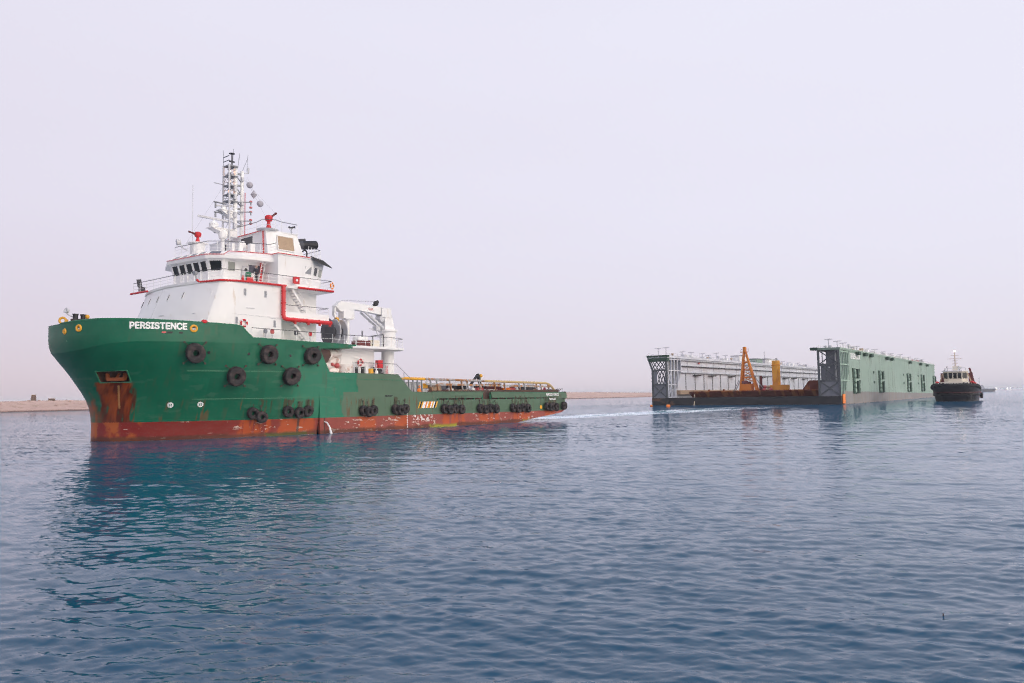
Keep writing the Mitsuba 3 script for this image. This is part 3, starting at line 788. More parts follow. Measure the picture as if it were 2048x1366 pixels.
# ------------------------------------------------------------------ mast
mast = part(ship, 'mast', [rod((13.2, .75, 18.6), (13.15, .6, 29.2), .11, 8), rod((13.2, -.75, 18.6), (13.15, -.55, 29.2), .11, 8), rod((13.6, .1, 21.3), (13.6, .1, 29.0), .07, 8)], 'palegrey', label='lattice mast with radars, lamps and platforms')
part(mast, 'pole', rod((14.1, -.2, 21.3), (14.1, -.2, 29.0), .25, 12, .2), 'plainwhite')
part(mast, 'pole', rod((14.9, -.2, 21.3), (14.9, -.2, 28.8), .2, 10), 'plainwhite')
part(mast, 'pole', rod((14.95, -.75, 21.3), (14.95, -.75, 26.3), .05, 8), 'pinkred')
part(mast, 'rung', [rod((13.17, .6, z), (14.1, -.2, z), .03, 5) for z in np.arange(22, 29, .9)] + [rod((13.17, -.6, z), (14.1, -.2, z), .03, 5) for z in np.arange(22, 29, .9)], 'midgrey')
for z in (29.1, 28.0, 26.9, 25.9, 25.2):
    part(mast, 'platform', bb(13.1, 14.2, -.62, .62, z - .06, z + .05), 'midgrey')
each(mast, 'strut', [bar((14.1, -.2, z), (14.95, -.2, z + .05), .14, .2) for z in (28.4, 27.1, 26.2, 24.5, 22.6)] + [bar((14.1, -.2, z), (14.95, -.2, z - 1.0), .08) for z in (28.3, 27.0, 25.6)], 'midgrey')
each(mast, 'junction_box', [bb(13.7, 14.0, -.75, -.45, z, z + .55) for z in (22.2, 23.4, 25.4, 26.3)] + [bb(14.6, 14.85, -.7, -.4, z, z + .4) for z in (22.8, 24.9, 27.6)], 'palegrey')
for z in (25.2, 24.1, 23.1):
    part(mast, 'yard', [bar((14.2, -.3, z), (15.5, -1.1, z + .1), .16, .09), bar((14.2, -.1, z), (15.3, .8, z + .1), .14, .08), rod((15.45, -1.1, z + .1), (15.45, -1.1, z - .25), .08, 8)], 'midgrey')
for z in (25.75, 25.1, 24.6, 23.7, 23.3):
    part(mast, 'flag_light', [lathe([(.05, 0), (.16, .05), (.16, .2), (.05, .25)], 10, c=(15.5, -1.0, z - .5))], 'pinkred')
part(mast, 'spreader', [bar((13.2, 0, 24.85), (11.9, .3, 24.95), .3, .09), bar((13.2, 0, 23.75), (11.95, .3, 23.85), .26, .08), rod((12.1, .3, 24.9), (12.1, .3, 24.3), .1, 8), rod((12.1, .3, 23.8), (12.1, .3, 23.3), .1, 8)], 'midgrey')
for a0, z, w in ((12.35, 24.05, .9), (11.3, 21.95, 1.1)):
    m_ = trimesh.creation.extrude_polygon(Polygon([(a0, z), (14.2, z), (14.2, z - .75), (13.4, z - .7)]), w, engine='earcut')
    vv = m_.vertices.copy(); m_.vertices = np.c_[vv[:, 0], vv[:, 2] - w / 2, vv[:, 1]]
    part(mast, 'radar_bracket', m_, 'white', smooth=False)
    part(mast, 'radar_bracket', bb(a0 - .1, 14.2, -w / 2 - .1, w / 2 + .1, z, z + .08), 'plainwhite', smooth=False)
rad = part(mast, 'radar', [lathe([(0, 0), (.45, 0), (.5, .3), (.35, .55), (0, .6)], 16, c=(11.75, 0, 22.1)), rod((11.75, 0, 22.6), (11.75, 0, 22.9), .1, 8)], 'plainwhite')
dr_ = np.array([math.cos(.35), math.sin(.35) * -1, 0])
part(rad, 'scanner', bar(np.array((11.75, 0, 23.0)) - dr_ * 1.6 + [0, 0, .15], np.array((11.75, 0, 23.0)) + dr_ * 1.6 - [0, 0, .15], .22, .2), 'palegrey')
rad = part(mast, 'radar', [lathe([(0, 0), (.3, 0), (.3, .3), (0, .35)], 14, c=(12.9, 0, 24.15))], 'plainwhite')
part(rad, 'scanner', bar((12.1, .5, 24.6), (13.7, -.5, 24.6), .15, .14), 'palegrey')
for z in (28.45, 27.35, 26.25):
    k = part(mast, 'lamp_housing', [lathe([(0, 0), (.2, 0), (.2, .12), (0, .12)], 12, c=(13.3, -.35, z - .32)), lathe([(0, 0), (.2, 0), (.16, .1), (0, .1)], 12, c=(13.3, -.35, z + .16))], 'darkgrey')
    e = {28.45: 1.0, 27.35: .45, 26.25: .5}[z]
    part(k, 'bulb', lathe([(0, -.16), (.11, -.16), (.12, 0), (.11, .12), (0, .12)], 12, c=(13.3, -.35, z)), 'plainwhite', emit=(.9 * e, .34 * e, .09 * e), label='lit orange masthead lamp')
each(mast, 'antenna', [rod((13.15, .6, 29.1), (13.1, .65, 30.9), .03, 5), rod((13.9, .1, 29.1), (14.0, .1, 31.2), .03, 5), rod((14.3, -.3, 29), (14.5, -.35, 30.7), .03, 5), rod((14.9, -.2, 28.8), (15.5, -.3, 30.4), .025, 5), rod((15.4, -.3, 28.9), (15.5, -.35, 30.8), .02, 5)], 'midgrey')
part(mast, 'wind_vane', [rod((13.6, -.3, 29.1), (13.6, -.3, 30.4), .07, 6), lathe([(0, 0), (.32, .05), (.32, .1), (0, .12)], 12, c=(13.6, -.3, 30.4)), rod((13.3, -.3, 29.6), (13.9, -.3, 29.6), .1, 6)], 'darkgrey')
each(mast, 'antenna', [rod((14.9, -.2, 28.6), (15.6, -.3, 28.7), .05, 6), lathe([(.06, 0), (.1, .2), (.1, .6), (0, .7)], 10, c=(15.6, -.3, 28.7))], 'palegrey')
part(mast, 'crosstree', [bar((12.2, .9, 27.2), (13.2, .3, 27.0), .06)] + [rod((13.1, -.6, z), (13.1, .6, z), .05, 6) for z in (29.6, 30.1)], 'midgrey')
each(mast, 'lattice_bar', [rod((13.17, .6, z), (13.15, -.58, z + 1.1), .035, 5) for z in np.arange(19.5, 28.2, 1.1)] + [rod((13.17, -.6, z), (14.1, -.2, z + 1.1), .035, 5) for z in np.arange(21.5, 28.2, 1.1)], 'palegrey')
part(mast, 'halyard', [rod((15.2, -.5, 27.9), (17.5, -2.2, 22.3), .012, 4)], 'palegrey')
part(mast, 'stay', [rod((14.0, 0, 28.8), (8.6, 1.2, 18.8), .012, 4), rod((15, -.3, 28), (18.0, -5.6, 21.4), .012, 4)], 'palegrey')

# ------------------------------------------------------------------ boat deck, midship house, crane
part(ship, 'boat_deck', prism([(22.4, -9.0), (29.9, -9.0), (31.4, -8.2), (31.9, -6.6), (31.4, -5.0), (29.5, -4.2), (29.5, 9), (20.1, 9), (20.1, -8.9)], 9.15, 9.42), 'white', smooth=False)
railing('railing', [(22.6, -8.9, 9.42), (29.8, -8.9, 9.42), (31.3, -8.1, 9.42), (31.8, -6.6, 9.42), (31.3, -5.1, 9.42)], 1.1, 1.3, 2)
part(ship, 'lower_house', [bb(17, 27.6, -7.3, 7.3, 5.05, 9.15)], 'white', smooth=False)
part(ship, 'lower_house_door', [bb(24.5, 25.3, -7.36, -7.3, 5.4, 7.7)], 'palegrey', smooth=False)
each(ship, 'wall_fitting', [tube(bend([(22.2, -7.5, 9), (22.2, -7.5, 5.1)], .1), .08, 6), tube(bend([(22.7, -7.5, 9.0), (22.7, -7.6, 6.8), (23.6, -7.6, 6.6)], .3), .06, 6), bar((24.3, -7.4, 8.2), (25.2, -7.4, 8.1), .08)], 'white')
for k, (a, y, z, r) in enumerate(((19.9, -8.6, 8.1, .42), (20.0, -8.5, 7.1, .42), (20.6, -8.2, 8.4, .45), (21.2, -8.1, 7.6, .45), (20.9, -8.3, 6.6, .42), (21.6, -8.0, 8.5, .4), (21.7, -8.1, 6.9, .4))):
    part(ship, 'raft_canister', lathe([(0, -.75), (r * .7, -.72), (r, -.55), (r, -.04), (r * 1.06, 0), (r, .04), (r, .55), (r * .7, .72), (0, .75)], 16, c=(a, y, z), direction=(1, .12 * (k % 3 - 1), .1)), 'tank')
part(ship, 'red_valve', [ball((20.5, -8.9, 7.25), .2, 2), ball((21.3, -8.7, 7.15), .28, 2), rod((20.5, -8.9, 7.25), (21.3, -8.7, 7.15), .08, 6)], 'pinkred')
part(ship, 'storage_tank', lathe([(0, 0), (.85, .02), (.95, .15), (.95, 1.15), (.85, 1.3), (0, 1.35)], 22, c=(22.6, -8.3, 6.0)), 'tank')
part(ship, 'storage_tank', lathe([(0, 0), (.7, .02), (.8, .15), (.8, 1.0), (.7, 1.15), (0, 1.2)], 22, c=(20.6, -8.5, 5.4)), 'tank')
part(ship, 'dark_corner_plate', [plate([(18.3, 8.75), (19.8, 8.75), (20.0, 8.2), (19.5, 7.4), (19.0, 7.3)], -9.4, .08)], 'darkrust', smooth=False)
part(ship, 'bollard', [cyl((23.5, -9.2, 5.9), .17, 1.05, 14), lathe([(.22, 0), (.22, .08), (0, .1)], 14, c=(23.5, -9.2, 6.95))], 'black')
part(ship, 'bollard', [cyl((24.35, -9.2, 5.9), .17, 1.05, 14), lathe([(.22, 0), (.22, .08), (0, .1)], 14, c=(24.35, -9.2, 6.95))], 'black')
each(ship, 'white_cabinet', [bb(24.7, 25.1, -9.3, -8.9, 6.1, 7.1), bb(26.1, 26.5, -9.3, -8.9, 6.1, 6.7)], 'white')
each(ship, 'machinery', [cyl((25.9, -9.25, 6.75), .3, .35, 14, axis='y'), cyl((26.9, -9.2, 6.7), .26, .3, 14, axis='y'), bb(26.5, 27.3, -9.3, -8.9, 6.2, 6.45)], 'black')
part(ship, 'side_deck', [bb(18.6, 30, -9.65, -7.3, 5.85, 5.95)], 'palegrey', smooth=False)
railing('railing', [(23, -9.55, 6.3), (29, -9.55, 6.25)], 1.2, 1.6, 1)
part(ship, 'railing', [rod((29.0, -9.5, 7.45), (31.2, -9.5, 5.85), .03, 5), rod((30.2, -9.5, 6.5), (30.2, -9.5, 5.0), .03, 5)], 'midgrey')
part(ship, 'fire_main', [tube(bend([(28.0, -9.0, 6.2), (28.0, -9.0, 7.2)], .1), .1, 8), ball((26.7, -9.2, 7.2), .14)], 'red')
# crane
CR = (30.35, -6.5)
crane = part(ship, 'deck_crane', [lathe([(.78, 0), (.76, 3.4), (.95, 3.55), (.95, 5.4), (1.15, 5.5), (1.15, 5.7), (0, 5.72)], 24, c=(*CR, 5.95)), bb(CR[0] - 1.0, CR[0] + .2, CR[1] - .6, CR[1] + .6, 9.4, 9.6)], 'white', label='white knuckle deck crane folded forward over the boat deck')
part(crane, 'column', [loft2([(29.5, -7.05), (31.0, -7.05), (31.0, -5.95), (29.5, -5.95)], 11.67, [(29.5, -6.95), (30.6, -6.95), (30.6, -6.05), (29.5, -6.05)], 13.55), bb(29.0, 30.4, -7.1, -6.95, 13.1, 14.2), bb(29.0, 30.4, -6.05, -5.9, 13.1, 14.2)], 'white')
bm = trimesh.creation.extrude_polygon(Polygon([(22.5, 13.9), (23.2, 14.52), (24.7, 14.50), (29.2, 14.25), (30.35, 13.75), (30.3, 13.45), (29.4, 13.35), (25.2, 13.72), (24.8, 13.3), (23.2, 13.35)]), .75, engine='earcut')
vv = bm.vertices.copy(); bm.vertices = np.c_[vv[:, 0], -6.875 + vv[:, 2], vv[:, 1]]; bm.invert()
part(crane, 'boom', bm, 'white', smooth=False)
part(crane, 'jib', [bb(23.5, 25.0, -7.0, -6.0, 12.6, 13.4), bar((22.6, -6.5, 13.9), (22.5, -6.5, 12.9), .2, .4), bar((22.5, -6.5, 12.95), (22.75, -6.5, 12.7), .2, .3)], 'white', smooth=False)
part(crane, 'ram', [rod((26.6, -6.9, 13.5), (29.3, -6.9, 11.8), .13, 10), rod((26.6, -6.1, 13.5), (29.3, -6.1, 11.8), .13, 10), rod((27.4, -6.9, 13.05), (29.3, -6.9, 11.8), .2, 10)], 'palegrey')
part(crane, 'winch', [cyl((29.1, -7.0, 12.9), .35, .9, 16, axis='y'), bb(28.3, 28.9, -6.9, -6.2, 11.5, 12.0), rod((27.4, -6.5, 12.5), (29.2, -6.5, 11.7), .05, 5), rod((27.6, -6.5, 11.7), (29.4, -6.5, 11.5), .06, 5), rod((28.2, -6.5, 12.4), (28.8, -6.5, 11.0), .05, 5)], 'palegrey')
part(crane, 'sheave', [cyl((28.5, -6.7, 14.7), .3, .25, 16, axis='y'), bar((28.2, -6.5, 14.4), (28.9, -6.5, 15.0), .2, .3)], 'black')
part(crane, 'boom_rest', [rod((24.4, -6.5, 9.4), (24.4, -6.5, 12.6), .24, 12), bb(23.9, 24.9, -6.95, -6.05, 12.5, 12.62)], 'white')
hk = part(crane, 'hook_block', [lathe([(0, -.55), (.12, -.5), (.28, -.15), (.3, .2), (.22, .45), (0, .5)], 14, c=(22.9, -6.5, 12.2))], 'yellow')
part(hk, 'stripe', [torus((22.9, -6.5, z), .285, .035, (.6, 0, 1), 16, 6) for z in (12.0, 12.2, 12.38)], 'black')
part(crane, 'wire', [rod((22.9, -6.5, 12.6), (22.75, -6.5, 13.4), .02, 4), rod((23.5, -6.5, 14.6), (28.5, -6.5, 14.95), .015, 4)], 'darkgrey')
tm = meshkit.text_mesh('SWL', .28, .012); tm.vertices = np.c_[27.1 + tm.vertices[:, 0], -6.885 - tm.vertices[:, 2], 13.78 + tm.vertices[:, 1] - .03 * tm.vertices[:, 0]]; 
part(crane, 'lettering', tm, 'pinkred', smooth=False)
# storage reel on the boat deck
reel = part(ship, 'cable_reel', cyl((21.6, -6.6, 11.0), .55, 1.9, 20, axis='x'), 'darkgrey', label='tall grey flanged storage reel on the boat deck')
for a, m_ in ((21.6, 'darkgrey'), (22.5, 'palegrey'), (23.45, 'palegrey')):
    part(reel, 'flange', lathe([(.5, -.07), (1.4, -.07), (1.46, 0), (1.4, .07), (.5, .07)], 36, c=(a, -6.6, 11.0), direction=(1, -.12, 0)), m_)
part(reel, 'hub', cyl((23.5, -6.6, 11.0), .4, .2, 20, axis='x'), 'steel')
part(reel, 'stand', [bar((23.6, -7.6, 9.4), (23.6, -6.6, 11.0), .16), bar((23.6, -5.6, 9.4), (23.6, -6.6, 11.0), .16), bb(21.4, 23.8, -7.9, -5.2, 9.42, 9.5)], 'white')

# ------------------------------------------------------------------ things on the supply ship


def frame_xf(root, c, z, up=(0, 0, 1)):
    """root's transform times a frame at c whose z axis is z and whose y axis leans to up."""
    z = np.array(z, float); z /= np.linalg.norm(z); x = np.cross(up, z); x /= np.linalg.norm(x); y = np.cross(z, x)
    M = np.eye(4); M[:3, 0], M[:3, 1], M[:3, 2], M[:3, 3] = x, y, z, c
    return (root @ T(M.tolist())) if root is not None else T(M.tolist())


def tyre_mesh(R, w, hole, seed, lugs=22):
    """A worn tyre lying on z: rounded shoulders, bead round the hole, shallow tread lugs."""
    h = w / 2
    prof = [(hole, -h * .55), (hole + .05 * R, -h * .75), (R * .72, -h), (R * .93, -h * .86), (R, -h * .5), (R * .985, -h * .18), (R, 0), (R * .985, h * .18), (R, h * .5), (R * .93, h * .86), (R * .72, h), (hole + .05 * R, h * .75), (hole, h * .55), (hole * .97, 0), (hole, -h * .55)]
    m = lathe(prof, lugs * 2); v = m.vertices; an = np.arctan2(v[:, 1], v[:, 0]); rr = np.hypot(v[:, 0], v[:, 1])
    lug = np.where((np.round(an / (np.pi / lugs)).astype(int) % 2 == 0) & (rr > R * .9), .965, 1.0)
    g = np.random.default_rng(seed); sq = 1 + .05 * np.cos(2 * (an - g.uniform(0, 3))) + .02 * np.cos(3 * an)
    v[:, 0] *= lug * sq; v[:, 1] *= lug * sq; return m


TY_BIG = [mikit.ply(tyre_mesh(.90, .82, .25, i), 'm_tyre', smooth=35) for i in range(3)]
TY_SMALL = [mikit.ply(tyre_mesh(.61, .46, .21, 9 + i), 'm_tyre', smooth=35) for i in range(3)]
scene['m_tyre'] = pm(proc(lambda p, n, uv: mix((0.020, 0.018, 0.020), (0.060, 0.042, 0.040), smoothstep(.4, .75, fbm(p.x * 3, p.y * 3, p.z * 3, 3)))), .75)
scene['m_chain'] = pm((0.06, 0.045, 0.035), .7)


def tyre(a, z, big, label, group, i, chains=True, tilt=0.0, lift=0.0):
    p, n = hull_n(a, z) if a < AE else (np.array([a, -B * (1 - .045 * max(0, (a - 56.5) / 5.1) ** 2), z]), np.array([0, -1.0, 0]))
    n = np.array([n[0], n[1], max(n[2], -.15)]); n /= np.linalg.norm(n)
    n2 = n + np.array([tilt, 0, .0]); n2 /= np.linalg.norm(n2)
    key = thing('tyre_fender', label, 'fender', group)
    c = p + n * (.46 if big else .27 + lift)
    place[key] = frame_xf(SX, c, n2)
    k2 = key + '__tyre'; scene[k2] = {**(TY_BIG if big else TY_SMALL)[i % 3], 'to_world': place[key]}
    R = .9 if big else .6
    if big:
        for sx, sy in ((-1, 1), (1, 1), (-1, -1), (1, -1)):
            b = np.array([sx * R * 1.03, sy * R * 1.08, -.30]); t = np.array([sx * R * .62, sy * R * .66, -.05])
            part(key, 'chain', [rod(b, t, .035, 5), bx(b, (.16, .16, .1))], 'chain')
    elif chains:
        t = np.array([0, R * .8, -.1]); b = np.array([(-.1 if i % 2 else .1), R * 1.75, -.2])
        part(key, 'chain', [rod(b, t, .035, 5), bx(b, (.16, .14, .08))], 'chain')
    return key


up3 = ['foremost', 'middle', 'aftmost']
for i, a in enumerate((5.24, 12.03, 16.97)):
    tyre(a, 8.0, True, f'big black tyre chained to the green hull, {up3[i]} of the upper row of three', 'big tyres on the bow side', i)
for i, a in enumerate((9.13, 14.6)):
    tyre(a, 5.92, True, ('big rusty tyre chained to the hull, forward one of the lower pair' if i == 0 else 'big black tyre chained to the hull, aft one of the lower pair'), 'big tyres on the bow side', i + 1)
CL = [('first cluster from the bow', [11.37, 12.19], 2.35), ('second cluster from the bow', [14.76, 15.92, 16.83], 2.42), ('cluster below the step of the hull', [23.75, 24.4, 25.1], 2.24),
      ('cluster just forward of the orange stripes', [28.35, 29.0, 29.8], 2.28), ('cluster just aft of the orange stripes', [36.2, 37.05, 38.05, 39.1], 2.15),
      ('cluster under the notch of the bulwark', [42.7, 43.6, 44.7, 45.7], 2.05), ('cluster forward of the yellow spot', [49.3, 50.25, 51.4, 52.4], 1.98), ('cluster below the stern lettering', [56.9, 57.7, 58.5, 59.2], 2.0)]
ordn = ['first', 'second', 'third', 'fourth']
for nm, aa, z in CL:
    for i, a in enumerate(aa):
        tyre(a, z + (.0 if i % 2 == 0 else -.12) - (.25 if (nm.startswith('first') and i) else 0), False, f'black tyre fender, {ordn[i]} from the bow in the {nm}', 'tyre fenders along the waterline', i, tilt=.25, lift=.12 * (i % 2))
for i, (c, n) in enumerate((((61.5, -9.75, 2.02), (.35, -1, 0)), ((62.75, -9.0, 2.0), (1, -.6, 0)))):
    key = thing('tyre_fender', ['black tyre fender hung on the stern corner, forward of two', 'black tyre fender hung round the stern corner, aftmost of all'][i], 'fender', 'tyre fenders on the stern corner')
    place[key] = frame_xf(SX, np.array(c), n); scene[key + '__tyre'] = {**TY_SMALL[i], 'to_world': place[key]}
    part(key, 'chain', [rod((0, .5, 0), (0, 1.3, -.1), .04, 5)], 'chain')

# lettering and marks on the hull


def on_hull(m, a0, z0, da=1.0, off=.012, slope=0.0):
    """Lays flat lettering (x along, y up, z out) on the hull by arc length."""
    aa = np.linspace(a0 - .5, a0 + 8, 400); pts = np.array([[a, -float(half(a, z0))] for a in aa])
    arc = np.r_[0, np.cumsum(np.linalg.norm(np.diff(pts, axis=0), axis=1))]; arc -= np.interp(a0, aa, arc)
    v = m.vertices; a = np.interp(v[:, 0] * da, arc, aa); z = z0 + v[:, 1] + slope * v[:, 0]
    s = -half(a, z); e = .02; ta = (half(a + e, z) - half(a - e, z)) / (2 * e)
    nx, ny = -ta, -np.ones_like(ta); L = np.hypot(nx, ny)
    m.vertices = np.c_[a + nx / L * (off + v[:, 2]), s + ny / L * (off + v[:, 2]), z]; return m


name_m = meshkit.text_mesh('PERSISTENCE', .56, .012, True)
name_m = cat([name_m] + [name_m.copy().apply_translation((dx, dy, -.001 * (i + 1))) for i, (dx, dy) in enumerate(((.025, 0), (-.025, 0), (0, .02), (0, -.02)))]); w_ = name_m.vertices[:, 0].max()
part(ship, 'name_lettering', on_hull(name_m.subdivide(), .19, 10.06, 4.72 / w_), 'plainwhite', smooth=False, label='white ship name reading PERSISTENCE')


def ring_at(a, z, R, r, m, extra=None):
    p, n = hull_n(a, z); k = part(ship, 'fairlead', torus(p + n * .02, R, r, n, 24, 8), 'yellow', label='yellow ringed fairlead in the bulwark')
    part(k, 'opening', lathe([(0, 0), (R * .95, 0), (R * .95, -.02), (0, -.02)], 20, c=p + n * .02, direction=n), m)
    return k


k = ring_at(-2.6, 10.14, .24, .10, 'black'); p, n = hull_n(-2.6, 10.14); part(k, 'roller', [ball(p + n * .05 + [.05, 0, -.05], .09, 2)], 'palegrey')
k = ring_at(5.02, 10.18, .26, .10, 'black'); p, n = hull_n(5.02, 10.13); part(k, 'roller', bar(p + n * .05 + [-.2, 0, 0], p + n * .05 + [.15, 0, 0], .05, .13), 'palegrey')
ring_at(-3.06, 9.95, .18, .09, 'darkgrey')
for a, w, m_ in ((2.65, .35, 'pinkred'), (3.1, .45, 'black'), (3.97, .3, 'black')):
    p, n = hull_n(a, 9.76); t = np.cross([0, 0, 1], n); part(ship, 'mooring_slot', [bar(p + n * .0 - t * w / 2, p + n * .0 + t * w / 2, .05, .16)], m_)
for a, z in ((6.45, 8.03), (10.18, 8.0), (14.65, 7.95)):
    p, n = hull_n(a, z); part(ship, 'drain_hole', lathe([(0, .01), (.13, .01), (.15, -.02)], 14, c=p, direction=n), 'black')
for a in (4.49, 6.76):
    p, n = hull_n(a, 3.26); t = np.cross([0, 0, 1], n); t /= np.linalg.norm(t); u_ = np.cross(n, t)
    k = part(ship, 'thruster_mark', lathe([(0, .015), (.27, .015), (.27, 0)], 22, c=p, direction=n), 'plainwhite', label='white round thruster mark with a cross of four dark blades')
    part(k, 'blade', [bar(p + n * .02 + (t * cx + u_ * cy) * .05, p + n * .02 + (t * cx + u_ * cy) * .16, .012, .10) for cx, cy in ((.8, .6), (-.8, .6), (.8, -.6), (-.8, -.6))], 'greenpaint')
sb = part(ship, 'warning_board', bb(31.9, 35.3, -9.925, -9.905, 2.32, 3.08), 'hull', smooth=False, label='slanted yellow, black and white stripes on the hull')
for i, m_ in enumerate(['yellow', 'black', 'yellow', 'plainwhite', 'plainwhite', 'orange', 'plainwhite', 'yellow', 'orange', 'plainwhite', 'yellow', 'plainwhite', 'black', 'yellow']):
    a = 31.95 + i * .215
    part(sb, 'stripe', quad_slab([(a, -9.93, 2.32), (a + .2, -9.93, 2.32), (a + .52, -9.93, 3.08), (a + .32, -9.93, 3.08)], .012, (0, -1, 0)), m_, smooth=False)
part(ship, 'yellow_spot', lathe([(0, .02), (.26, .02), (.28, 0)], 18, c=(55.77, -9.9, 1.95), direction=(0, -1, 0)), 'yellow')
part(ship, 'freeing_port', bb(27.0, 28.0, -9.95, -9.9, 3.75, 3.88), 'black', smooth=False)
tm = meshkit.text_mesh('PERSISTENCE', .40, .012, True); tm.vertices = np.c_[56.9 + tm.vertices[:, 0] * 3.1 / tm.vertices[:, 0].max(), -9.965 - tm.vertices[:, 2], 3.5 + tm.vertices[:, 1]]
part(ship, 'stern_lettering', tm, 'plainwhite', smooth=False)
tm = meshkit.text_mesh('PANAMA', .30, .012, True); tm.vertices = np.c_[57.6 + tm.vertices[:, 0] * 1.7 / tm.vertices[:, 0].max(), -9.955 - tm.vertices[:, 2], 2.9 + tm.vertices[:, 1]]
part(ship, 'stern_lettering', tm, 'plainwhite', smooth=False)
part(ship, 'discharge', [tube([(18.75, -9.9, 1.25), (18.9, -10.15, 1.15), (19.1, -10.32, .7), (19.25, -10.42, .0)], [.05, .07, .09, .14], 8)], 'plainwhite', label='white jet of cooling water falling from the hull')

# life rings
for c, n, lb in (((10.3, -8.62, 11.05), (0, -1, 0), 'red and white life ring on the rail beside the white deckhouse wall'), ((25.45, -7.5, 7.65), (0, -1, 0), 'red and white life ring on the white midship house wall'),
                 ((20.6, -8.72, 15.75), (.5, -1, 0), 'pale orange life ring at the aft corner of the bridge rail')):
    key = thing('life_ring', lb, 'life ring', xf=SX); n = np.array(n, float); n /= np.linalg.norm(n); t = np.cross([0, 0, 1], n); u_ = np.cross(n, t)
    part(key, 'ring', torus(c, .32, .085, n, 24, 8), 'red' if 'pale' not in lb else 'orange')
    for q in range(4):
        an = np.pi / 4 + q * np.pi / 2; d = t * math.cos(an) + u_ * math.sin(an); part(key, 'band', tube([np.array(c) + .32 * (t * math.cos(an + e) + u_ * math.sin(an + e)) for e in (-.22, 0, .22)], .092, 8), 'plainwhite')

# ------------------------------------------------------------------ people


def smooth_body(bones, dr_=.02, it=6):
    import manifold3d as m3
    tot = None
    for p, q, r0_, r1_ in bones:
        s0 = m3.Manifold.sphere(r0_, 20).translate(list(map(float, p))); s1 = m3.Manifold.sphere(r1_, 20).translate(list(map(float, q)))
        b = m3.Manifold.batch_hull([s0, s1]); tot = b if tot is None else tot + b
    tot = tot.refine_to_length(.035); me = tot.to_mesh(); t = trimesh.Trimesh(me.vert_properties[:, :3], me.tri_verts)
    trimesh.smoothing.filter_taubin(t, iterations=it); return t


def person(c, az, label, top, legs, hat=None, root=None, xf=SX, group=None):
    """Standing figure 1.75 m tall with its hands forward on a rail; one continuous body, clothes as children."""
    key = thing('person', label, 'person', group, xf=None)
    M = np.eye(4); ca, sa = math.cos(az), math.sin(az); M[:3, :3] = [[ca, -sa, 0], [sa, ca, 0], [0, 0, 1]]; M[:3, 3] = c
    place[key] = xf @ T(M.tolist())
    J = dict(hip=(0, 0, .92), chest=(.03, 0, 1.28), neck=(.04, 0, 1.47), head=(.07, 0, 1.62), crown=(.06, 0, 1.66))
    bones = [(J['hip'], J['chest'], .13, .15), (J['chest'], J['neck'], .13, .06), (J['neck'], J['head'], .055, .07), (J['head'], J['crown'], .095, .098), ((.15, 0, 1.60), (.165, 0, 1.60), .02, .018), ((.06, .09, 1.62), (.06, -.09, 1.62), .025, .025)]
    for s in (1, -1):
        bones += [((0, s * .09, .90), (.02, s * .11, .48), .095, .06), ((.02, s * .11, .48), (-.02, s * .12, .08), .06, .042), ((-.02, s * .12, .05), (.15, s * .14, .035), .045, .035),
                  ((.03, s * .17, 1.40), (.0, s * .27, 1.14), .06, .045), ((0, s * .27, 1.14), (.22, s * .22, 1.04), .043, .032), ((.22, s * .22, 1.04), (.31, s * .20, 1.03), .034, .032)]
        for f in range(4): bones.append(((.30, s * .20 + (f - 1.5) * .02, 1.03), (.37 - .01 * abs(f - 1.3), s * .20 + (f - 1.5) * .024, 1.0), .011, .009))
        bones.append(((.27, s * .17, 1.03), (.31, s * .145, 1.01), .012, .010))
    body = smooth_body(bones); part(key, 'body', body, 'skin', smooth=True)
    jb = [(J['hip'], J['chest'], .155, .175), (J['chest'], (.035, 0, 1.43), .16, .085)]
    lg = [((0, .05, .93), (0, -.05, .93), .14, .14)]
    for s in (1, -1):
        jb += [((.03, s * .16, 1.40), (0, s * .27, 1.14), .08, .062), ((0, s * .27, 1.14), (.19, s * .225, 1.05), .06, .05)]
        lg += [((0, s * .09, .90), (.02, s * .11, .48), .115, .08), ((.02, s * .11, .48), (-.02, s * .12, .12), .08, .07)]
    part(key, 'jacket', smooth_body(jb), top, smooth=True)
    part(key, 'trousers', smooth_body(lg), legs, smooth=True)
    part(key, 'boot', cat([smooth_body([((-.03, s * .12, .06), (.17, s * .14, .045), .06, .05)], it=3) for s in (1, -1)]), 'black', smooth=True)
    if hat: part(key, 'helmet', lathe([(.14, -.02), (.125, .03), (.11, .08), (.06, .12), (0, .13)], 16, c=(.06, 0, 1.68)), hat)
    else: part(key, 'hair', lathe([(.104, -.02), (.1, .04), (.06, .085), (0, .098)], 16, c=(.045, 0, 1.665)), 'black')
    return key


person((12.05, -7.75, 15.25), -math.pi / 2, 'person in dark clothes standing at the bridge deck rail below the wheelhouse windows', 'navy', 'black')
person((33.0, -9.3 + .25, 3.2), -math.pi / 2, 'person in orange and white working clothes behind the yellow rail', 'orange', 'palegrey', 'orange')
person((59.3, -7.9, 3.25), -math.pi / 2, 'person in a red overall standing near the stern rail', 'magenta', 'magenta', 'plainwhite')
# small items on the bridge deck
key = thing('waste_bin', 'dark green bin in a red stand on the bridge deck beside the wheelhouse door', 'bin', xf=SX)
part(key, 'barrel', lathe([(0, 0), (.24, 0), (.27, .5), (.3, .85), (.2, .98), (0, 1.0)], 18, c=(11.3, -7.6, 15.3)), 'greenpaint')
part(key, 'stand', [bb(10.95, 11.65, -7.98, -7.92, 15.25, 15.75)], 'red', smooth=False)
single('fire_extinguisher', lathe([(0, 0), (.12, 0), (.12, .5), (.05, .6), (0, .62)], 14, c=(10.6, -7.8, 15.25)), 'red', 'small red fire extinguisher on the bridge deck forward of the green bin', 'fire extinguisher', xf=SX)

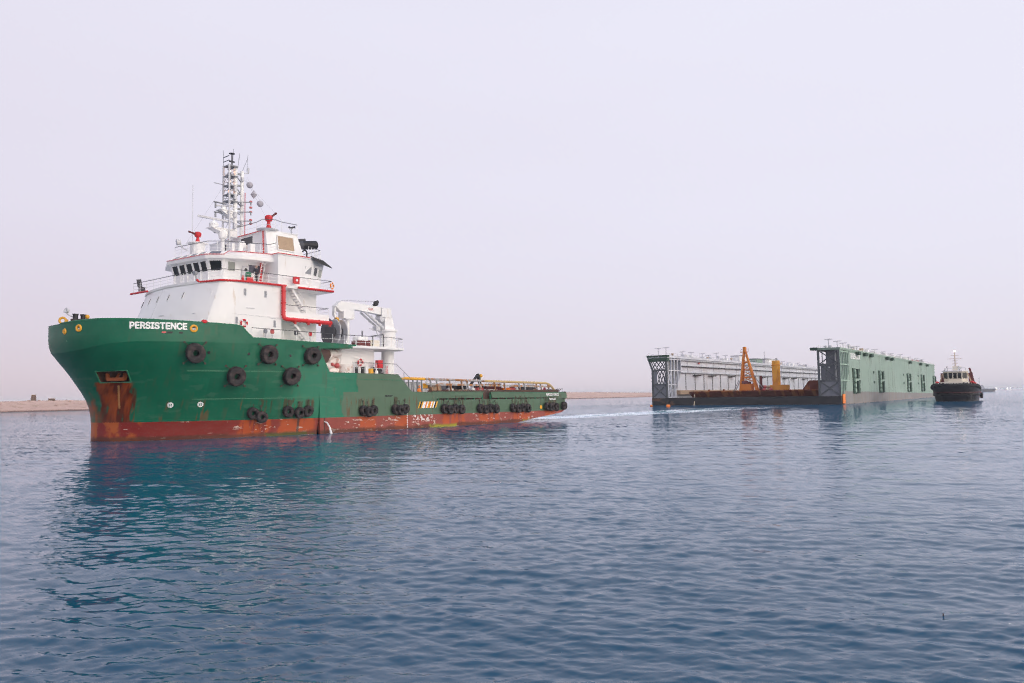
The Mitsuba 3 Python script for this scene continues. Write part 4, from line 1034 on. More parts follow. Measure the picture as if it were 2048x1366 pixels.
# bow fittings
key = thing('bow_lamp', 'pale round lamp on a bent stalk at the bow', 'lamp', xf=SX)
part(key, 'stalk', tube(bend([(-2.1, -1.1, 10.4), (-2.15, -1.1, 11.35), (-2.5, -1.1, 11.45), (-2.75, -1.1, 11.65)], .15), .05, 6), 'palegrey')
part(key, 'head', lathe([(0, -.2), (.2, -.14), (.27, .1), (.22, .12), (0, 0)], 16, c=(-2.75, -1.1, 11.88), direction=(-1, -.3, .35)), 'palegrey')
key = thing('mooring_bitts', 'black twin mooring bitts with a yellow end on the bow', 'bitts', xf=SX)
part(key, 'base', bb(-2.45, -1.15, -1.8, -1.2, 10.6, 11.15), 'black'); 
for a in (-2.15, -1.52): part(key, 'post', [cyl((a, -1.5, 11.0), .2, .55, 16), lathe([(0, 0), (.25, 0), (.25, .1), (0, .12)], 16, c=(a, -1.5, 11.5))], 'black')
part(key, 'knob', ball((-1.2, -1.6, 11.4), .2, 2), 'yellow')
single('bow_fairlead', [torus((-2.95, -.8, 11.0), .26, .1, (-.6, -.8, 0), 20, 8), bar((-2.75, -.9, 10.6), (-2.6, -.95, 11.1), .12, .2)], 'yellow', 'yellow open fairlead standing on the tip of the bow', 'fairlead', xf=SX)
single('red_buoy_light', ball((6.0, -9.1, 10.85), .26, 2, (1.2, 1, .8)), 'red', 'small red dome on the bow bulwark beside the yellow fairlead', 'dome', xf=SX)
# things along the forecastle rail
for a, m_, lb in ((12.2, 'midgrey', 'grey lamp post fitting on the forecastle rail, first from the bow'), (12.95, 'pinkred', 'reddish box on a post by the forecastle rail'), (15.7, 'darkgrey', 'dark lamp box on a post under the stairs'), (17.4, 'red', 'red hydrant by the forecastle rail below the stairs')):
    key = thing('post_box', lb, 'box', xf=SX); part(key, 'post', rod((a, -9.3, 9.2), (a, -9.3, 10.2), .05, 6), 'palegrey'); part(key, 'box', lathe([(0, 0), (.17, .02), (.2, .2), (.17, .42), (0, .45)], 10, c=(a, -9.3, 10.1)), m_)
# boat deck items
key = thing('deck_machine', 'maroon and white winch unit with black frame on the boat deck', 'winch', xf=SX)
part(key, 'base', bb(25.2, 27.0, -7.4, -6.2, 9.45, 10.15), 'maroon'); part(key, 'cover', bb(25.3, 26.7, -7.3, -6.3, 10.15, 10.6), 'plainwhite'); part(key, 'lever', rod((26.1, -7, 10.6), (26.1, -7, 11.3), .07, 8), 'black')
part(key, 'frame', [rod((27.0, -7.3, 10.7), (29.0, -7.3, 11.0), .05, 6), rod((29.0, -7.3, 9.45), (29.0, -7.3, 11.0), .05, 6), rod((27.4, -7.3, 9.45), (27.4, -7.3, 10.76), .05, 6)], 'black'); part(key, 'engine', [bb(27.2, 28.6, -7.1, -6.4, 9.45, 10.3)], 'cream')
single('red_locker', bb(27.1, 27.8, -8.6, -8.1, 7.0, 7.9), 'red', 'red square locker on the white house side below the crane', 'locker', xf=SX, smooth=False)
key = thing('yellow_drum', 'yellow drum standing on the side deck beside the bulwark', 'drum', xf=SX)
part(key, 'shell', lathe([(0, 0), (.3, 0), (.31, .25), (.29, .27), (.31, .3), (.31, .6), (.29, .62), (.3, .9), (0, .9)], 18, c=(25.45, -9.25, 6.0)), 'yellow')
# cargo on the working deck
key = thing('deck_container', 'pale grey ribbed container behind the yellow rail', 'container', xf=SX)
part(key, 'wall', bb(30.9, 34.2, -8.0, -5.6, 3.2, 5.45), 'steel', smooth=False)
for a in np.arange(31.1, 34.2, .42): part(key, 'rib', bb(a, a + .2, -8.07, -8.0, 3.25, 5.4), 'palegrey', smooth=False)
CG = [('box', 34.9, 'yellow', 'yellow box on the working deck beside the grey container', (.45, .8, 4.7, 5.3)), ('box', 34.95, 'palegrey', 'pale grey box under the yellow box on the working deck', (.5, .8, 3.2, 4.65)),
      ('drum', 39.45, 'plainwhite', 'white round drum on the working deck under the white tarpaulin', (.45, 1.4)), ('drum', 43.6, 'plainwhite', 'white drum with an orange foot in the bulwark notch', (.4, 1.45)),
      ('box', 45.0, 'pinkred', 'red box beside the bulwark notch on the working deck', (.6, .7, 3.2, 4.75)), ('box', 50.5, 'orange', 'orange crate between the rail posts of the aft deck', (.8, .7, 3.2, 4.75)),
      ('box', 51.7, 'pinkred', 'red crate between the rail posts next to the orange crate', (.6, .7, 3.2, 4.75)), ('drum', 52.75, 'plainwhite', 'white drum with a round white top near the red crate', (.3, 1.55)),
      ('box', 47.5, 'canvas', 'white covered bundle on the aft working deck forward of the orange crate', (.9, .8, 3.2, 4.5)), ('box', 60.0, 'plainwhite', 'white low box by the stern rail', (.4, .6, 3.2, 4.2)),
      ('box', 41.6, 'tan', 'tan wooden crate behind the forward working deck rail', (.9, .8, 3.2, 4.5)), ('box', 36.9, 'tan', 'brown timber stack near the start of the rust rail', (.8, .8, 3.2, 4.9)), ('box', 38.6, 'maroon', 'dark red chest forward of the white drum', (.35, .5, 3.2, 4.5)),
      ('box', 48.6, 'maroon', 'dark red covered machine on the aft working deck', (.7, .9, 3.2, 5.3)), ('box', 55.0, 'darkgrey', 'dark machine housing on the aft working deck near the stern', (1.4, 1.0, 3.2, 4.9))]
for kind, a, m_, lb, d in CG:
    nm = 'deck_drum' if kind == 'drum' else 'deck_crate'
    key = thing(nm, lb, 'drum' if kind == 'drum' else 'crate', xf=SX)
    if kind == 'drum':
        r, zt = d; part(key, 'shell', lathe([(0, 0), (r, .02), (r * 1.03, zt * .33), (r, zt * .36), (r * 1.03, zt * .66), (r, zt), (r * .4, zt + .12), (0, zt + .14)], 18, c=(a, -7.9, 3.2)), m_)
        part(key, 'lid', lathe([(0, 0), (r * .55, 0), (r * .6, .25), (r * .3, .42), (0, .45)], 14, c=(a, -7.9, 3.2 + zt + .1)), 'palegrey')
    else:
        hx, hy, z0, z1 = d; part(key, 'body', bb(a - hx, a + hx, -8.1, -8.1 + 2 * hy, z0, z1), m_)
        for q in (-.9, 0, .9): part(key, 'batten', bb(a + q * hx - .04, a + q * hx + .04, -8.14, -8.1, z0, z1), m_)
for a, w, z1, m_, lb in ((35.9, .5, 4.9, 'maroon', 'dark red machine block just aft of the pale grey box'), (40.8, .35, 5.0, 'darkgrey', 'dark locker behind the tarpaulin on the working deck'), (42.6, .5, 5.1, 'black', 'black machine casing just forward of the bulwark notch'), (46.2, .5, 5.0, 'black', 'black winch casing just aft of the bulwark notch'),
                         (49.6, .3, 4.9, 'darkgrey', 'dark grey locker forward of the orange crate'), (53.9, .6, 5.0, 'black', 'black casing aft of the white drum near the stern'), (57.2, .7, 5.0, 'darkgrey', 'dark grey machine under the curved end of the cargo rail')):
    key = thing('deck_machine', lb, 'machine', xf=SX); part(key, 'body', bb(a - w, a + w, -7.4, -6.2, 3.2, z1), m_); part(key, 'lid', bb(a - w * .7, a + w * .7, -7.3, -6.3, z1, z1 + .18), 'darkgrey'); part(key, 'pipe', tube(bend([(a - w, -7.45, 3.4), (a - w, -7.5, 4.4), (a + w, -7.5, 4.5)], .15), .08, 6), 'rustrail')
tp = np.array([[a, -8.6 + .5 * j, 5.62 - .0175 * (a - 36) + .05 * math.sin(a * 5 + j) - (.36 + .1 * math.sin(a * 2.3)) * (j == 0)] for a in np.linspace(37.0, 42.2, 24) for j in range(4)]).reshape(24, 4, 3)
single('tarpaulin', grid_mesh(tp, False), 'canvas', 'white tarpaulin draped over the cargo rail', 'tarpaulin', xf=SX, smooth=True)
key = thing('deck_davit', 'black folding arm with a yellow tip rising above the cargo rail', 'davit', xf=SX)
part(key, 'arm', [bar((43.9, -7.4, 5.2), (45.3, -7.4, 6.5), .3, .25), bar((45.25, -7.4, 6.6), (45.75, -7.4, 5.0), .3, .3)], 'black'); part(key, 'tip', ball((45.9, -7.4, 6.35), .24, 2), 'yellow'); part(key, 'post', rod((45.9, -7.4, 3.2), (45.9, -7.4, 6.2), .12, 8), 'cream')
for a, z, lb in ((34.9, 5.35, 'small white deck lamp under the end of the yellow rail'), (39.5, 5.05, 'small white deck lamp under the tarpaulin')):
    single('deck_lamp', lathe([(0, 0), (.22, .02), (.26, .12), (.1, .2), (0, .2)], 12, c=(a, -8.4, z)), 'plainwhite', lb, 'lamp', xf=SX)
# day shapes on the halyard
for c, kind, lb in (((15.5, -.75, 27.3), 0, 'upper grey signal ball hanging beside the mast'), ((15.85, -1.0, 26.25), 1, 'grey diamond signal shape hanging between the two signal balls'), ((16.4, -1.4, 25.25), 0, 'lower grey signal ball hanging beside the mast')):
    key = thing('day_shape', lb, 'signal shape', xf=SX)
    sh = ball(c, .36, 2) if kind == 0 else lathe([(0, -.5), (.36, 0), (0, .5)], 14, c=c)
    part(key, 'basket', sh, 'dayshape', smooth=True if kind == 0 else False); part(key, 'cord', rod(np.array(c) + [0, 0, .3], np.array(c) + [-.25, .15, .85], .012, 4), 'palegrey')
#@FAR
# ------------------------------------------------------------------ floating dock (d metres along, t metres to the left, z up)
TD = math.radians(35.7); DU = np.array([math.sin(TD), math.cos(TD)]); DV = np.array([-math.cos(TD), math.sin(TD)]); D0 = np.array([86.15, 196.3])
DX = T([[DU[0], DV[0], 0, D0[0]], [DU[1], DV[1], 0, D0[1]], [0, 0, 1, 0], [0, 0, 0, 1]])


def dock_local(p):
    x, y = p.x - D0[0], p.y - D0[1]
    return x * DU[0] + y * DU[1], x * DV[0] + y * DV[1], p.z


def dock_green(p, n, uv):
    d, t, z = dock_local(p)
    b = fbm(d * .12, z * .35, t * .3, 3); st = fbm(d * 1.2, z * .12, 2.0, 3)
    g = mix((0.205, 0.295, 0.240), (0.25, 0.335, 0.285), b)
    g = mix(g, (0.12, 0.15, 0.11), smoothstep(.58, .75, st) * .5)
    grey = mix((0.165, 0.165, 0.165), (0.23, 0.22, 0.21), b)
    grey = mix(grey, (0.20, 0.15, 0.11), smoothstep(.5, .7, st) * .4)
    edge = 3.45 - .0095 * d + .12 * (st - .5)
    return mix(grey, g, smoothstep(edge - .05, edge + .05, z))


def dock_white(p, n, uv):
    d, t, z = dock_local(p)
    b = fbm(d * .1, z * .4, 1.0, 3); st = fbm(d * 1.1, z * .10, 7.0, 3)
    c = mix((0.56, 0.585, 0.65), (0.64, 0.655, 0.71), b)
    return mix(c, (0.44, 0.36, 0.33), smoothstep(.58, .76, st) * .3)


def dock_dark(p, n, uv):
    d, t, z = dock_local(p)
    b = fbm(d * .4, t * .25, z * .6, 3)
    c = mix((0.014, 0.015, 0.018), (0.026, 0.026, 0.027), b)
    return mix(c, (0.13, 0.06, 0.025), smoothstep(.52, .68, b) * box01(t, 46, 55, 1.5) * .8)


def barge_rust(p, n, uv):
    d, t, z = dock_local(p)
    b = fbm(t * .35, z * .8, d * .3, 4); st = fbm(t * 1.1, z * .25, 3.0, 3)
    c = mix((0.085, 0.022, 0.015), (0.17, 0.040, 0.020), b)
    return mix(c, (0.27, 0.085, 0.02), smoothstep(.54, .70, st))


scene['m_dockgreen'] = pm(proc(dock_green), .6); scene['m_dockwhite'] = pm(proc(dock_white), .6)
scene['m_dockdark'] = pm(proc(dock_dark), .7); scene['m_bargerust'] = pm(proc(barge_rust), .8)
scene['m_lattice'] = pm((0.075, 0.085, 0.09), .6); scene['m_bay'] = pm(proc(lambda p, n, uv: mix((0.15, 0.16, 0.18), (0.21, 0.22, 0.24), fbm(p.x * .5, p.y * .5, p.z * .4, 3))), .7)
scene['m_lightgreen'] = pm((0.30, 0.42, 0.34), .6); scene['m_deepgreen'] = pm((0.020, 0.055, 0.035), .6); scene['m_cranered'] = pm(proc(lambda p, n, uv: mix((0.58, 0.15, 0.015), (0.66, 0.24, 0.03), fbm(p.x, p.y, p.z, 3))), .6)
scene['m_ochre'] = pm(proc(lambda p, n, uv: mix((0.74, 0.34, 0.03), (0.58, 0.23, 0.025), smoothstep(.45, .7, fbm(p.x * .8 + p.y * .8, p.z * .25, 1.0, 3)))), .55)

dock = thing('floating_dock', 'long floating dock with a pale grey inner wall and a faded green outer wall', 'floating dock', xf=DX)
part(dock, 'pontoon', prism([(-2.6, -.05), (189, -.05), (189, 54.2), (0, 54.2)], -1.5, 2.2), 'dockdark', smooth=False)
part(dock, 'end_fender', [bx((-1.4, 48.5, 1.2), (.3, 1.5, 1.2))], 'dockdark')
# right wing wall (green outside)
rw = part(dock, 'wing_wall', [solid_side([(1.0, -1.0), (189, -1.0), (189, 14.25), (8.7, 14.25), (7.6, 9.0), (3.2, 3.7), (1.0, 3.4)], -.12, 5.3)], 'dockgreen', smooth=False, label='faded green outer wing wall with grey foot')
part(dock, 'wing_deck', bb(-2.6, 189, -.3, 6.0, 14.27, 14.85), 'dockgreen', smooth=False)
fl = part(dock, 'end_frame', [bar((-2.3, y, 2.2), (-2.3, y, 14.3), .5) for y in (.15, 5.2)] + [bar((-2.3, .1, z), (-2.3, 5.3, z), .4) for z in (6.3, 10.5)], 'lattice', label='dark lattice end frame of the green wing')
part(dock, 'end_panel', bb(-2.2, -2.0, .2, 5.2, 2.2, 6.3), 'bay', smooth=False)
part(dock, 'end_panel', bb(-.6, -.4, .2, 5.1, 6.3, 10.4), 'bay', smooth=False)
part(dock, 'end_panel', bb(-.6, -.4, .2, 3.7, 10.5, 14.2), 'bay', smooth=False)
part(dock, 'brace', [bar((-2.35, .2, 2.4), (-2.35, 5.1, 6.2), .28), bar((-2.35, 5.1, 2.4), (-2.35, .2, 6.2), .28)], 'lattice')
part(dock, 'brace', [bar((-2.3, .2, 10.5), (-2.3, 5.1, 14.2), .25), bar((-2.3, 5.1, 10.5), (-2.3, .2, 14.2), .25), bar((-2.3, 4.2, 10.5), (-2.3, 4.2, 14.2), .2), bar((-2.3, 2.6, 6.4), (-2.3, .2, 10.4), .22), bar((-2.3, .2, 6.4), (-2.3, 5.0, 10.4), .25), bar((-2.3, 3.4, 6.4), (-2.3, 3.4, 10.4), .2)], 'lattice')
part(dock, 'side_post', [bar((d, -.05, 2.2 + max(0, d - 1) * .95), (d, -.05, 14.3), .32, .3) for d in (-2.3, -.9, 1.2, 3.3, 5.4, 7.3)] + [bar((-2.3, -.02, z), (7.5, -.02, z), .34, .26) for z in (10.5, 6.3, 13.9)], 'lightgreen', kind=None)
part(dock, 'bay_panel', plate([(-2.2, 2.4), (1.2, 3.4), (7.4, 9.2), (8.3, 14.2), (-2.2, 14.2)], 1.1, .15), 'bay', smooth=False)
part(dock, 'draught_board', bb(-1.6, 1.1, -.35, -.15, .25, 2.7), 'orange', smooth=False, label='orange painted panel at the near corner of the green wing')
part(dock, 'wing_lip', bb(-3.2, -.4, 5.2, 7.0, 14.3, 15.0), 'deepgreen', smooth=False)
nm = meshkit.text_mesh('GREENDOCK', 1.45, .03, True); nm.vertices = np.c_[10.2 + nm.vertices[:, 0] * 12.8 / nm.vertices[:, 0].max(), -.14 - nm.vertices[:, 2], 12.3 + nm.vertices[:, 1]]
part(dock, 'name_lettering', nm, 'plainwhite', smooth=False, label='white lettering high on the green wing wall')
for k, d in enumerate((15.0, 52.8, 109.4, 146.2, 184.5)):
    st = part(dock, 'mooring_stand', [bb(d, d + 1.9, -1.0, -.15, 6.9, 9.5), bb(d + .3, d + 2.2, -1.0, -.15, 2.75, 6.2), bb(d - 3.2, d, -.35, -.13, 2.7, 9.7)], 'deepgreen', smooth=False)
    for z in (3.6, 4.95, 6.3, 7.6, 8.8):
        part(st, 'disc', lathe([(0, 0), (.62, 0), (.62, -.3), (0, -.32)], 16, c=(d - 1.3, -.35, z), direction=(0, 1, 0)), 'lightgreen')
    if d < 170:
        for dd, z in ((5.8, 9.3), (6.2, 6.1), (-11, 9.0), (-10.5, 6.0)):
            if d + dd > 12: part(dock, 'wall_hatch', bx((d + dd, -.2, z), (1.3, .16, .75)), 'deepgreen', smooth=False)
for d in (17, 27, 36, 63, 72, 112, 140, 160): part(dock, 'gallery_bracket', [bb(d, d + 2.6, -1.1, -.3, 13.5, 14.4)], 'deepgreen', smooth=False)
for d in np.arange(20, 176, 18.0): part(dock, 'wall_seam', bb(d, d + .12, -.16, -.12, 3.6, 14.2), 'lightgreen', smooth=False)
# left wing wall (pale inside)
LWP = [(6.2, 2.2), (189, 2.2), (189, 14.3), (10.7, 14.3), (10.7, 9.9), (6.6, 4.4)]
part(dock, 'wing_wall', solid_side(LWP, 49.2, 54.0), 'dockwhite', smooth=False, label='pale grey inner wing wall')
part(dock, 'wing_deck', [bb(-.3, 189, 48.7, 55.4, 14.3, 14.45), bb(.0, 189, 48.75, 48.95, 14.45, 14.95)], 'dockwhite', smooth=False)
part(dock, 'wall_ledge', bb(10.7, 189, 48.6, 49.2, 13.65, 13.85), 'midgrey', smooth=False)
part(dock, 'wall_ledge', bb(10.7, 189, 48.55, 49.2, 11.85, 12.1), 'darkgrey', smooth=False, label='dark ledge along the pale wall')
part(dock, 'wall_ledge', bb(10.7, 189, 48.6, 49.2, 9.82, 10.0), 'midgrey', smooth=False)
part(dock, 'wall_ledge', bb(7, 189, 48.0, 49.2, 3.2, 4.5), 'tan', smooth=False)
for d in (20.5, 33.5, 52.5, 88, 119, 132, 150): part(dock, 'wall_bracket', loft2([(d, 48.3), (d + 4.2, 48.3), (d + 4.2, 49.2), (d, 49.2)], 9.05, [(d - .6, 47.6), (d + 4.6, 47.6), (d + 4.6, 49.2), (d - .6, 49.2)], 9.35), 'darkgrey', smooth=False)
for i, d in enumerate(np.arange(14, 176, 7.6)): part(dock, 'wall_stiffener', bb(d, d + .22, 49.0, 49.2, 4.5, 9.82), 'greyhaze', smooth=False)
for i, d in enumerate(np.arange(16, 176, 11.3)): part(dock, 'wall_stiffener', bb(d, d + .2, 49.05, 49.2, 10.0, 13.65), 'palegrey', smooth=False)
part(dock, 'red_lamp', bb(24.5, 25.1, 48.7, 49.1, 12.9, 13.4), 'pinkred', smooth=False)
part(dock, 'end_frame', [bar((.1, 49.3, 2.2), (.1, 49.3, 14.4), .5), bar((.1, 53.8, 2.2), (.1, 53.8, 10.6), .5), bar((.1, 53.8, 10.6), (.1, 55.2, 14.4), .45), bar((.1, 49.2, 10.6), (.1, 53.9, 10.6), .5), bar((.1, 49.2, 6.3), (.1, 53.9, 6.3), .4)], 'lattice', label='dark lattice end frame with open X bracing')
part(dock, 'end_panel', bb(.15, .35, 49.3, 53.9, 2.2, 6.25), 'bay', smooth=False)
part(dock, 'end_panel', bb(.15, .35, 52.5, 53.9, 6.3, 10.5), 'bay', smooth=False)
part(dock, 'end_girder', loft2([(-.3, 48.75), (1.2, 48.75), (1.2, 54.8), (-.3, 54.8)], 13.2, [(-.3, 48.7), (1.2, 48.7), (1.2, 55.6), (-.3, 55.6)], 15.1), 'deepgreen', smooth=False)
br = []
for z0, z1, y0, y1, n in ((10.6, 13.3, 49.4, 54.2, 4), (6.3, 10.6, 49.4, 52.4, 3)):
    w = (y1 - y0) / n
    for i in range(n):
        br += [((.15, y0 + i * w, z0), (.15, y0 + (i + 1.6) * w if y0 + (i + 1.6) * w < y1 else y1, z1)), ((.2, y0 + (i + 1) * w, z0), (.2, max(y0, y0 + (i - .6) * w), z1))]
for p, q in br: part(dock, 'brace', bar(p, q, .22), 'lattice')
part(dock, 'brace', [bar((.05, 49.5, 2.4), (.05, 53.7, 6.2), .28), bar((.05, 53.7, 2.4), (.05, 49.5, 6.2), .28)], 'lattice')
for d in (.6, 3.0, 5.3, 7.8, 10.4): part(dock, 'side_post', bar((d, 49.1, 2.2 if d < 5.4 else (4.6 if d < 8 else 9.9)), (d, 49.1, 14.3), .34), 'dockwhite')
for z, d1 in ((10.5, 10.7), (6.2, 8.2), (13.9, 10.7), (2.4, 6.2)): part(dock, 'side_beam', bar((.4, 49.08, z), (d1, 49.08, z), .3), 'dockwhite')
part(dock, 'brace', [bar((.7, 49.1, 2.4), (2.9, 49.1, 6.2), .2), bar((2.9, 49.1, 2.4), (.7, 49.1, 6.2), .2)], 'dockwhite'); part(dock, 'brace', [bar((.7, 49.1, 6.3), (2.9, 49.1, 10.4), .2), bar((2.9, 49.1, 6.3), (.7, 49.1, 10.4), .2)], 'dockwhite')
part(dock, 'bay_panel', plate([(3.1, 2.3), (6.0, 2.3), (6.6, 4.4), (10.6, 9.9), (10.6, 14.2), (3.1, 14.2)], 50.3, .15), 'bay', smooth=False)
# what stands on the wings
g = np.random.default_rng(11)
for (t, ds, nm_) in ((51.5, [(-.5, 2.6), (5.2, 3.1), (17.5, 2.3), (24.9, 2.4), (34.5, 2.3), (40, 2.0), (47.6, 3.0), (56.6, 2.4), (80, 2.2), (128, 2.2), (138, 2.0), (152, 2.2), (165, 2.0)], 'pale'), (2.7, [(-1.5, 2.6), (8.5, 2.6), (15.5, 2.4), (33, 2.2), (47, 2.0), (61.5, 2.4), (76, 2.2), (92, 2.2), (112.7, 2.5), (134, 2.3), (156, 2.3), (172, 2.4)], 'green')):
    for i, (d, h) in enumerate(ds):
        k = part(dock, 'lamp_post', [rod((d, t, 14.5), (d, t, 14.5 + h), .08, 6)], 'greyhaze'); part(k, 'head', bx((d, t, 14.5 + h), (.3, 2.0, .12)), 'greyhaze', smooth=False)
for t, rng_ in ((52, (8, 176)), (3, (3, 176))):
    for d in np.arange(rng_[0], rng_[1], 3.0):
        d = d + g.uniform(-1.2, 1.2); h = g.uniform(.8, 2.1); w = g.uniform(.5, 1.3); y = t + g.uniform(-1.8, 1.8)
        if g.uniform() < .5: part(dock, 'deck_vent', [lathe([(.25, 0), (.25, h * .7), (.5, h * .75), (.45, h), (0, h + .1)], 10, c=(d, y, 14.45))], 'palegrey' if g.uniform() < .7 else 'tan')
        else: part(dock, 'deck_box', [bb(d - w, d + w, y - .6, y + .6, 14.4, 14.4 + h)], ('palegrey', 'plainwhite', 'pinkred' if t < 10 else 'palegrey', 'greyhaze', 'plainwhite')[int(g.integers(5))], smooth=False)
for t in (49.3, 55.0, .1, 5.6):
    ms = []
    for d in np.arange(-.2, 189, 3.0): ms.append(rod((d, t, 14.4), (d, t, 15.7), .05, 4))
    ms += [rod((-.2, t, z), (177.8, t, z), .04, 4) for z in (15.1, 15.7)]
    part(dock, 'wing_railing', ms, 'palegrey' if t > 40 else 'canvas')
for d, w, h, m_, y in ((69, 3.4, 2.6, 'plainwhite', 51), (75, 2.2, 3.0, 'cream', 52), (88, 3.6, 2.1, 'steel', 50.6), (99, 2.4, 2.2, 'palegrey', 51), (108, 7.5, 2.6, 'plainwhite', 51.5)):
    k = part(dock, 'deck_cabin', bb(d - w, d + w, y - 1.6, y + 1.6, 14.45, 14.45 + h), m_ if m_ != 'steel' else 'dockgreen', smooth=False); part(k, 'roof', bb(d - w - .2, d + w + .2, y - 1.8, y + 1.8, 14.45 + h, 14.6 + h), 'greyhaze', smooth=False)
part(dock, 'antenna', rod((102.3, 51.5, 14.5), (102.3, 51.5, 20.2), .09, 6), 'greyhaze')
part(dock, 'work_lamp', [ball((-2.2, 4.1, 10.9), .22, 2), ball((-2.2, 3.7, 11.3), .16, 2), ball((-2.3, 2.6, 9.7), .17, 2)], 'plainwhite')
# barge in the dock
barge = thing('rusty_barge', 'low rust brown barge lying inside the floating dock', 'barge', xf=DX)
part(barge, 'hull', loft2([(4.6, 6.6), (70, 6.6), (70, 43.2), (4.6, 43.2)], 2.25, [(3.2, 6.2), (71, 6.2), (71, 43.8), (3.2, 43.8)], 3.75), 'bargerust', smooth=False)
part(barge, 'coaming', [bb(3.4, 3.6, 6.4, 43.6, 3.75, 4.05), bb(3.4, 60, 6.3, 6.5, 3.75, 4.2)], 'bargerust', smooth=False)
part(barge, 'end_bulkhead', loft2([(10, 8.2), (20, 8.2), (20, 13.0), (10, 13.0)], 3.75, [(10, 8.2), (20, 8.2), (20, 10.9), (10, 10.9)], 6.6), 'bargerust', smooth=False)
part(barge, 'bollard', [cyl((6, t, 3.75), .3, .8, 12) for t in (38.5, 34)], 'bargerust')
part(barge, 'cargo_stack', [cyl((14, 25.6, 3.75), .5, 4.6, 10, r2=.35), bx((14, 25.2, 4.6), (1.6, 1.4, 1.8))], 'maroon')
af = thing('a_frame_crane', 'rusty orange A-frame crane standing on the barge in the dock', 'crane', xf=DX)
apx = np.array((12.0, 29.4, 16.0))
for y, x in ((30.6, 12.9), (26.0, 12.9), (30.9, 11.2), (26.0, 11.2)): part(af, 'leg', bar((x, y, 3.8), apx + [0, (y - 28.4) * .12, -.6], .55, .5), 'cranered')
for f, w in ((.36, .4), (.55, .35), (.74, .3)):
    z = 3.8 + f * 11.6; y0, y1 = 30.7 + (29.6 - 30.7) * f, 26.0 + (29.2 - 26.0) * f; part(af, 'crossbar', bar((12, y0, z), (12, y1, z), w), 'cranered')
part(af, 'brace', [bar((12, 30.4, 6.2), (12, 27.6, 9.4), .25), bar((12, 26.8, 6.2), (12, 30.0, 8.0), .25)], 'cream')
each(af, 'lattice_bar', [bar((12.6, 30.6 - 1.0 * f, 3.8 + 11.6 * f), (12.6, 26.1 + 3.0 * (f + .12), 3.8 + 11.6 * (f + .12)), .16) for f in (.1, .25, .4, .55, .7)] + [bar((11.6, 26.1 + 3.0 * f, 3.8 + 11.6 * f), (11.6, 30.6 - 1.0 * (f + .12), 3.8 + 11.6 * (f + .12)), .16) for f in (.1, .25, .4, .55, .7)], 'cranered')
part(af, 'head', [bx(apx + [0, 0, .2], (1.0, .8, 1.6)), bar(apx + [0, 1.4, -.5], apx + [0, -1.0, -.5], .2)], 'cranered')
part(af, 'head_gallery', [bar(apx + [.6, 1.3, -.4], apx + [.6, 1.3, .4], .08), bar(apx + [.6, -1.0, -.4], apx + [.6, -1.0, .4], .08), bar(apx + [.6, 1.3, .4], apx + [.6, -1.0, .4], .08)], 'tan')
part(af, 'cab', bb(10.2, 13.6, 27.5, 30.7, 3.8, 6.0), 'cranered', smooth=False)
part(af, 'winch', [cyl((11, 28.5, 6.2), .7, 1.6, 14, axis='y'), bb(10.6, 12.4, 28.0, 30.0, 6.0, 6.6)], 'maroon')
part(af, 'stay', [bar((12, 32.6, 3.9), (12, 30.3, 8.6), .18), bar((12, 33.2, 3.9), (12, 31.4, 7.2), .14), bar((12, 24.0, 3.9), (12, 27.0, 8.6), .18)], 'greyhaze')
tw = thing('orange_tower', 'tall ochre cylinder on a square base standing on the barge', 'tower', xf=DX)
part(tw, 'shaft', lathe([(1.12, 0), (1.12, 7.2), (1.22, 7.25), (1.22, 7.5), (1.12, 7.55), (1.12, 8.7), (0, 8.72)], 26, c=(12.0, 20.45, 3.9)), 'ochre')
part(tw, 'base', bb(10.4, 13.6, 17.2, 22.0, 3.78, 5.5), 'ochre', smooth=False)
part(tw, 'collar', torus((12.0, 20.45, 11.3), 1.15, .12, (0, 0, 1), 26, 6), 'cranered')
part(tw, 'top_bollard', [cyl((12, 20.3, 12.6), .14, .75, 8), bx((12, 20.3, 13.1), (.2, .6, .14))], 'greyhaze')
for i, (t, z) in enumerate(((23.3, 4.25), (22.4, 4.25), (23.0, 5.05), (22.1, 5.0), (21.4, 4.3))):
    single('float_ball', ball((9.6, t, z), .52, 2, (1, 1, .85)), 'tan' if i % 2 else 'pinkred', ['reddish float at the left foot of the pile beside the ochre tower', 'tan float in the bottom row of the pile beside the ochre tower', 'reddish float on top of the pile, left of two', 'tan float on top of the pile, right of two', 'reddish float at the right foot of the pile beside the ochre tower'][i], 'float', 'floats piled on the barge', xf=DX)

# ------------------------------------------------------------------ tug
TT = math.radians(34); TU = np.array([math.sin(TT), math.cos(TT)]); TV = np.array([-math.cos(TT), math.sin(TT)]); TG0 = np.array([124.0, 211.5])
TXF = T([[TU[0], TV[0], 0, TG0[0]], [TU[1], TV[1], 0, TG0[1]], [0, 0, 1, 0], [0, 0, 0, 1]])
tug = thing('tugboat', 'black hulled tugboat seen bow on with a white wheelhouse and a bright lamp', 'tugboat', xf=TXF)
scene['m_tughull'] = pm((0.006, 0.0065, 0.012), .5); scene['m_tugrubber'] = pm((0.008, 0.008, 0.010), .7)


def tug_half(a, z):
    t = np.clip(z / 4.2, 0, 1); a0 = 1.6 * (1 - t) - .6 * t
    return 5.9 * (.86 + .14 * t) * (1 - np.clip((7.5 - a) / (7.5 - a0), 0, 1) ** 2.4) ** (1 / 2.4) * (1 - .12 * np.clip((a - 20) / 9, 0, 1) ** 2)


